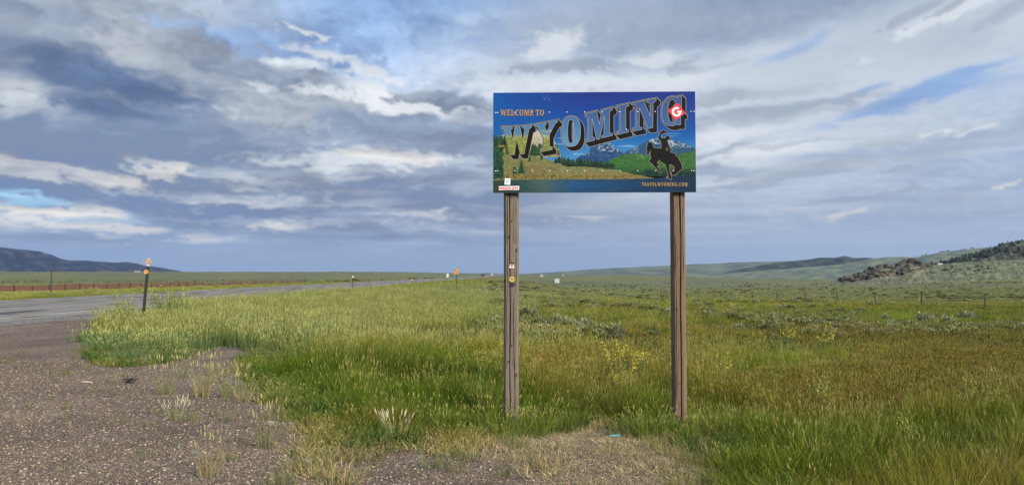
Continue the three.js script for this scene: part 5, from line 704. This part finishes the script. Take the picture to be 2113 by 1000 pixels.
// yellow wildflowers
{
  const stemMat = std({ color: rgb(.11, .16, .04), roughness: .9, side: THREE.DoubleSide }), petal = std({ color: rgb(.56, .45, .04), roughness: .7, side: THREE.DoubleSide }), paleP = std({ color: rgb(.40, .39, .06), roughness: .8, side: THREE.DoubleSide });
  const plant = (seed, n, h, spread) => { const r = rng(seed), ss = [], ff = [];
    for (let i = 0; i < n; i++) { const a = r() * 6.28, t = spread * Math.sqrt(r()), x = Math.cos(a) * t * .35, z = Math.sin(a) * t * .35, hh = h * (.65 + .4 * r()), tx = Math.cos(a) * t, tz = Math.sin(a) * t, d = V(tx - x, hh, tz - z), L = d.length(), g = box(.004, L, .004, 0, L / 2, 0); g.applyQuaternion(new THREE.Quaternion().setFromUnitVectors(V(0, 1, 0), d.clone().normalize())); g.translate(x, 0, z); ss.push(g.toNonIndexed());
      for (let k = 0; k < 4; k++) { const u = .2 + .5 * r(), lf = new THREE.PlaneGeometry(.012, .06).rotateX(r() * 3).rotateY(r() * 6).translate(x + d.x * u, d.y * u, z + d.z * u); ss.push(lf.toNonIndexed()); }
      for (let k = 0; k < 20; k++) { const u = .66 + .36 * r(), sz = .007 + .007 * r(), f = new THREE.PlaneGeometry(sz, sz * 1.3).rotateX(r() * 3).rotateY(r() * 6).translate(x + d.x * u + (r() - .5) * .035, d.y * u, z + d.z * u + (r() - .5) * .035); ff.push(f.toNonIndexed()); } }
    return [mergeGeometries(ss), mergeGeometries(ff)]; };
  const kinds = [plant(31, 20, .62, .26), plant(32, 12, .60, .16), plant(33, 30, .55, .40)], r = rng(600);
  const list = [
    [1300, 795, 1.25, 2, 1, 'bushy yellow wildflower plant midway between the two sign posts'], [1285, 830, .8, 0, 1, 'low yellow wildflower directly below the bushy one between the posts'], [1000, 800, 1.1, 1, 1, 'tall yellow wildflower close to the left side of the left sign post'], [1030, 770, 1, 1, 1, 'second yellow wildflower touching the left edge of the left sign post'], [930, 790, .9, 1, 1, 'sparse yellow wildflower in deep grass left of the left sign post'],
    [590, 712, 1.6, 1, 0, 'yellow wildflower at the edge of the blue-green grass above the gravel'], [620, 706, 1.3, 1, 0, 'yellow wildflower just right of the one above the gravel edge'], [345, 655, 2.2, 2, 0, 'big yellow flowering clump right of the tilted road marker'], [370, 648, 1.5, 2, 0, 'smaller yellow flowering clump at the road edge right of the big one'], [255, 668, 1.6, 0, 0, 'thin yellow flowers left of the tilted road marker'],
    [1692, 868, 1.1, 1, 0, 'branching yellow wildflower alone in the brown grass right of the sign'], [2000, 890, .8, 1, 0, 'yellow wildflower lowest of those at the right picture edge'], [2020, 862, .8, 0, 0, 'bright yellow wildflower in tall stems near the right edge'], [2060, 880, .8, 1, 0, 'yellow wildflower farthest right in the tall stems'], [1880, 955, .8, 1, 0, 'small yellow wildflower near the bottom right in green grass'], [1490, 800, 1, 1, 1, 'thin yellow wildflower right of the right sign post'], [1625, 735, 1.5, 1, 1, 'thin yellow wildflowers in the bright green patch at right'], [1700, 745, 1.5, 1, 1, 'yellow wildflower at the right end of the bright green patch'], [2060, 825, .9, 1, 0, 'yellow wildflower higher on the slope near the right edge'],
  ];
  for (const [px, py, s, k, p, label] of list) { const g = ground(px, py), t = thing('yellow_wildflower', label, 'wildflower', [g.x, g.y, g.z], r() * 6.3); part('stem', kinds[k][0], stemMat, t); part('flower', kinds[k][1], p ? petal : paleP, t).userData.kind = 'stuff'; t.scale.setScalar(s); }
  // a loose scatter of yellow far bloom along the far verge of the road
  const [sg, fg] = kinds[2]; const im = new THREE.InstancedMesh(fg, paleP, 70), st = new THREE.InstancedMesh(sg, stemMat, 70), M = new THREE.Matrix4(), q = new THREE.Quaternion();
  for (let i = 0; i < 70; i++) { const Z = 48 + 130 * r() ** 1.3, x = roadX(Z) - 7.5 - 13 * r() * r(), s = .5 + .5 * r(); q.setFromAxisAngle(V(0, 1, 0), r() * 6.3); M.compose(V(x, H(x, -Z), -Z), q, V(s * 1.3, s, s * 1.3)); im.setMatrixAt(i, M); st.setMatrixAt(i, M); }
  im.name = 'verge_flowers'; st.name = 'verge_flower_stems'; scene.add(im, st); tag(im, 'yellow bloom along the far verge of the road', 'flowers', null, 'stuff'); tag(st, 'green stems of the yellow bloom on the far verge', 'flower stems', null, 'stuff');
}
// single tufts on the gravel and other small things
{
  const r = rng(700), tuft = (seed, o, h) => [blades(seed, o), h ? heads(seed + 1, h) : null];
  const A = tuft(41, { n: 70, h: .34, spread: .10, w: .005, lean: .5, dry: .35 }, { n: 16, h: .42, spread: .1, len: .07, hw: .013 }), B = tuft(43, { n: 60, h: .22, spread: .09, w: .0045, lean: .7, dry: .3 }), C = tuft(45, { n: 50, h: .18, spread: .07, w: .004, lean: .5, dry: .5 }, { n: 26, h: .20, spread: .09, len: .06, hw: .010, lean: 1.6 });
  const green = new THREE.MeshPhysicalMaterial({ color: rgb(.15, .175, .06), vertexColors: true, roughness: .85, transmission: .25, thickness: 0, side: THREE.DoubleSide }), gold = std({ color: rgb(.23, .205, .085), vertexColors: true, roughness: .9, side: THREE.DoubleSide }), cream = std({ color: rgb(.46, .41, .27), vertexColors: true, roughness: .9, side: THREE.DoubleSide }), head = std({ color: rgb(.36, .32, .14), vertexColors: true, roughness: .9, side: THREE.DoubleSide });
  const list = [
    [362, 868, 1.0, C, green, cream, 'small grass tuft with white bristly heads on the gravel'], [395, 872, .8, B, green, null, 'short green tuft touching the white-headed one on the right'], [818, 908, 1.3, C, gold, cream, 'cream dry tuft with bleached heads at the grass edge left of the sign'], [550, 925, 1.0, A, green, head, 'upright grass tuft alone on the gravel near the meadow edge'], [470, 872, .7, B, green, null, 'low tuft on the gravel between the white-headed and the upright tufts'],
    [340, 815, 1.1, A, green, head, 'wide grass tuft left in the row of tufts on the upper gravel'], [415, 820, 1.2, A, gold, head, 'golden based grass tuft in the middle of the row on the upper gravel'], [470, 822, 1.0, A, green, head, 'green tuft at the right end of the row on the upper gravel'], [375, 780, .9, A, green, head, 'tall thin tuft above the row of tufts on the gravel'], [440, 775, .9, A, green, head, 'tall thin tuft below the dirt patch at the meadow edge'], [500, 832, 1.0, A, gold, head, 'straw coloured tuft against the dark green grass edge'],
    [192, 810, .5, B, green, null, 'tiny green tuft high on the left gravel'], [242, 815, .5, B, green, null, 'tiny green tuft right of the tiny one high on the gravel'], [430, 985, .8, A, gold, head, 'tuft cut by the bottom edge on the gravel'], [585, 995, .7, B, green, null, 'green tuft at the bottom edge right of the cut one'], [310, 882, .5, B, green, null, 'flat weedy tuft left of the white-headed tuft'], [130, 975, .4, B, green, null, 'lowest left tiny tuft on the gravel'], [965, 952, 1.0, B, green, null, 'bright leafy tuft below the left sign post on the bare earth'], [890, 968, 1.0, B, green, null, 'grass tuft on the gravel strip at the bottom, left of the leafy one'], [1130, 975, .9, B, gold, null, 'dry tuft on the bare earth at the bottom below the sign'],
  ];
  for (const [px, py, s, [bg, hg], m, hm, label] of list) { const g = ground(px, py), t = thing('grass_tuft', label, 'grass tuft', [g.x, g.y, g.z], r() * 6.3); part('blade', bg, m, t).userData.kind = 'stuff'; if (hg && hm) part('seed_head', hg, hm, t).userData.kind = 'stuff'; t.scale.setScalar(s); }
  const onG = (px, py, up = 0) => { const g = ground(px, py); return [g.x, g.y + up, g.z]; };
  { const t = thing('plastic_scrap', 'turquoise plastic scrap lying on dry grass between the posts', 'litter', onG(1268, 905, .03), .12); const c = new THREE.CatmullRomCurve3([V(-.055, 0, 0), V(-.02, .008, .004), V(.02, .004, -.003), V(.055, .01, 0)]); part('strip', new THREE.TubeGeometry(c, 16, .011, 8).scale(1, .8, 1.4), std({ color: rgb(.02, .42, .46), roughness: .4 }), t); part('tab', rbox(.022, .012, .03, .004, .05, .012, 0), std({ color: rgb(.03, .50, .55), roughness: .4 }), t); }
  { const t = thing('stick', 'short pale bleached stick on the gravel at left', 'stick', onG(178, 791, .02), -.15); part('wood', new THREE.TubeGeometry(new THREE.CatmullRomCurve3([V(-.09, 0, 0), V(-.03, .006, .006), V(.04, .002, -.004), V(.09, .005, 0)]), 14, .009, 6), std({ color: rgb(.55, .50, .42) }), t); }
  { const t = thing('dead_brush', 'dark tangle of dead twigs on the upper gravel', 'dead brush', onG(266, 793), .3), tw = []; for (let i = 0; i < 34; i++) { const a = r() * 6.3, L = .08 + r() * .16; tw.push(new THREE.CylinderGeometry(.002, .004, L, 5).translate(0, L / 2, 0).rotateZ(1.0 + r() * .5).rotateY(a).translate((r() - .5) * .12, .02 + r() * .06, (r() - .5) * .08)); } part('twigs', mergeGeometries(tw), std({ color: rgb(.035, .028, .022), roughness: 1 }), t); }
  [[632, 953, .05, 'pale rounded stone at the right edge of the gravel'], [562, 966, .035, 'pinkish stone on the gravel near the bottom right'], [558, 874, .045, 'pale flat stone beside the upright grass tuft'], [288, 936, .03, 'dark stone alone in the lower middle of the gravel'], [400, 936, .035, 'blue-grey stone right of the dark one on the gravel'], [75, 842, .022, 'tiny white stone on the left gravel']].forEach(([px, py, s, label], i) => { const t = thing('stone', label, 'stone', onG(px, py, s * .25), r() * 6); part('rock', ROCKS[i % 5], std({ color: rgb(...[[.27, .25, .22], [.22, .17, .145], [.28, .26, .23], [.05, .045, .04], [.14, .14, .15], [.42, .40, .37]][i]), roughness: .95 }), t).scale.set(s, s * .7, s); });
  // loose pebbles
  const peb = [51, 52, 53].map((s) => { const g = new THREE.IcosahedronGeometry(1, 0), p = g.attributes.position, q = rng(s), o = q() * 40; for (let i = 0; i < p.count; i++) { const k = 1 + .3 * noise(p.getX(i) * 1.3 + o, p.getY(i) * 1.3 + p.getZ(i)); p.setXYZ(i, p.getX(i) * k, p.getY(i) * k * .65, p.getZ(i) * k); } g.deleteAttribute('uv'); g.computeVertexNormals(); return g; });
  const pm = std({ roughness: .95 }), sets = peb.map(() => []);
  for (let i = 0; i < 110000; i++) { const Z = 4.5 + 11 * r() ** 1.3, x = -.72 * Z - 1 + r() * (.72 * Z + 3.6); const z = -Z; if (!(gravelAt(x, z) > -.15 * r() || trampledAt(x, z) > .1 && r() < .5)) continue; const s = .0035 + .010 * r() ** 4, v = .5 + .75 * r(), t = TONES[(r() * 8) | 0]; sets[(r() * 3) | 0].push([x, H(x, z) + .013 + s * .2, z, s, t.map((c) => s2l(c) * v * 1.15)]); }
  sets.forEach((S, k) => { const im = new THREE.InstancedMesh(peb[k], pm, S.length), M = new THREE.Matrix4(), q = new THREE.Quaternion(), c = new THREE.Color(); S.forEach(([x, y, z, s, t], i) => { q.setFromEuler(new THREE.Euler((r() - .5) * .6, r() * 6.3, (r() - .5) * .6)); im.setMatrixAt(i, M.compose(V(x, y, z), q, V(s, s, s))); im.setColorAt(i, c.setRGB(...t)); }); im.name = numbered('gravel'); scene.add(im); tag(im, 'loose grey and brown gravel on the turnout', 'gravel', null, 'stuff'); });
}
scene.traverse((o) => { if (o.isMesh) { o.castShadow = true; o.receiveShadow = true; } });
renderer.render(scene, camera);
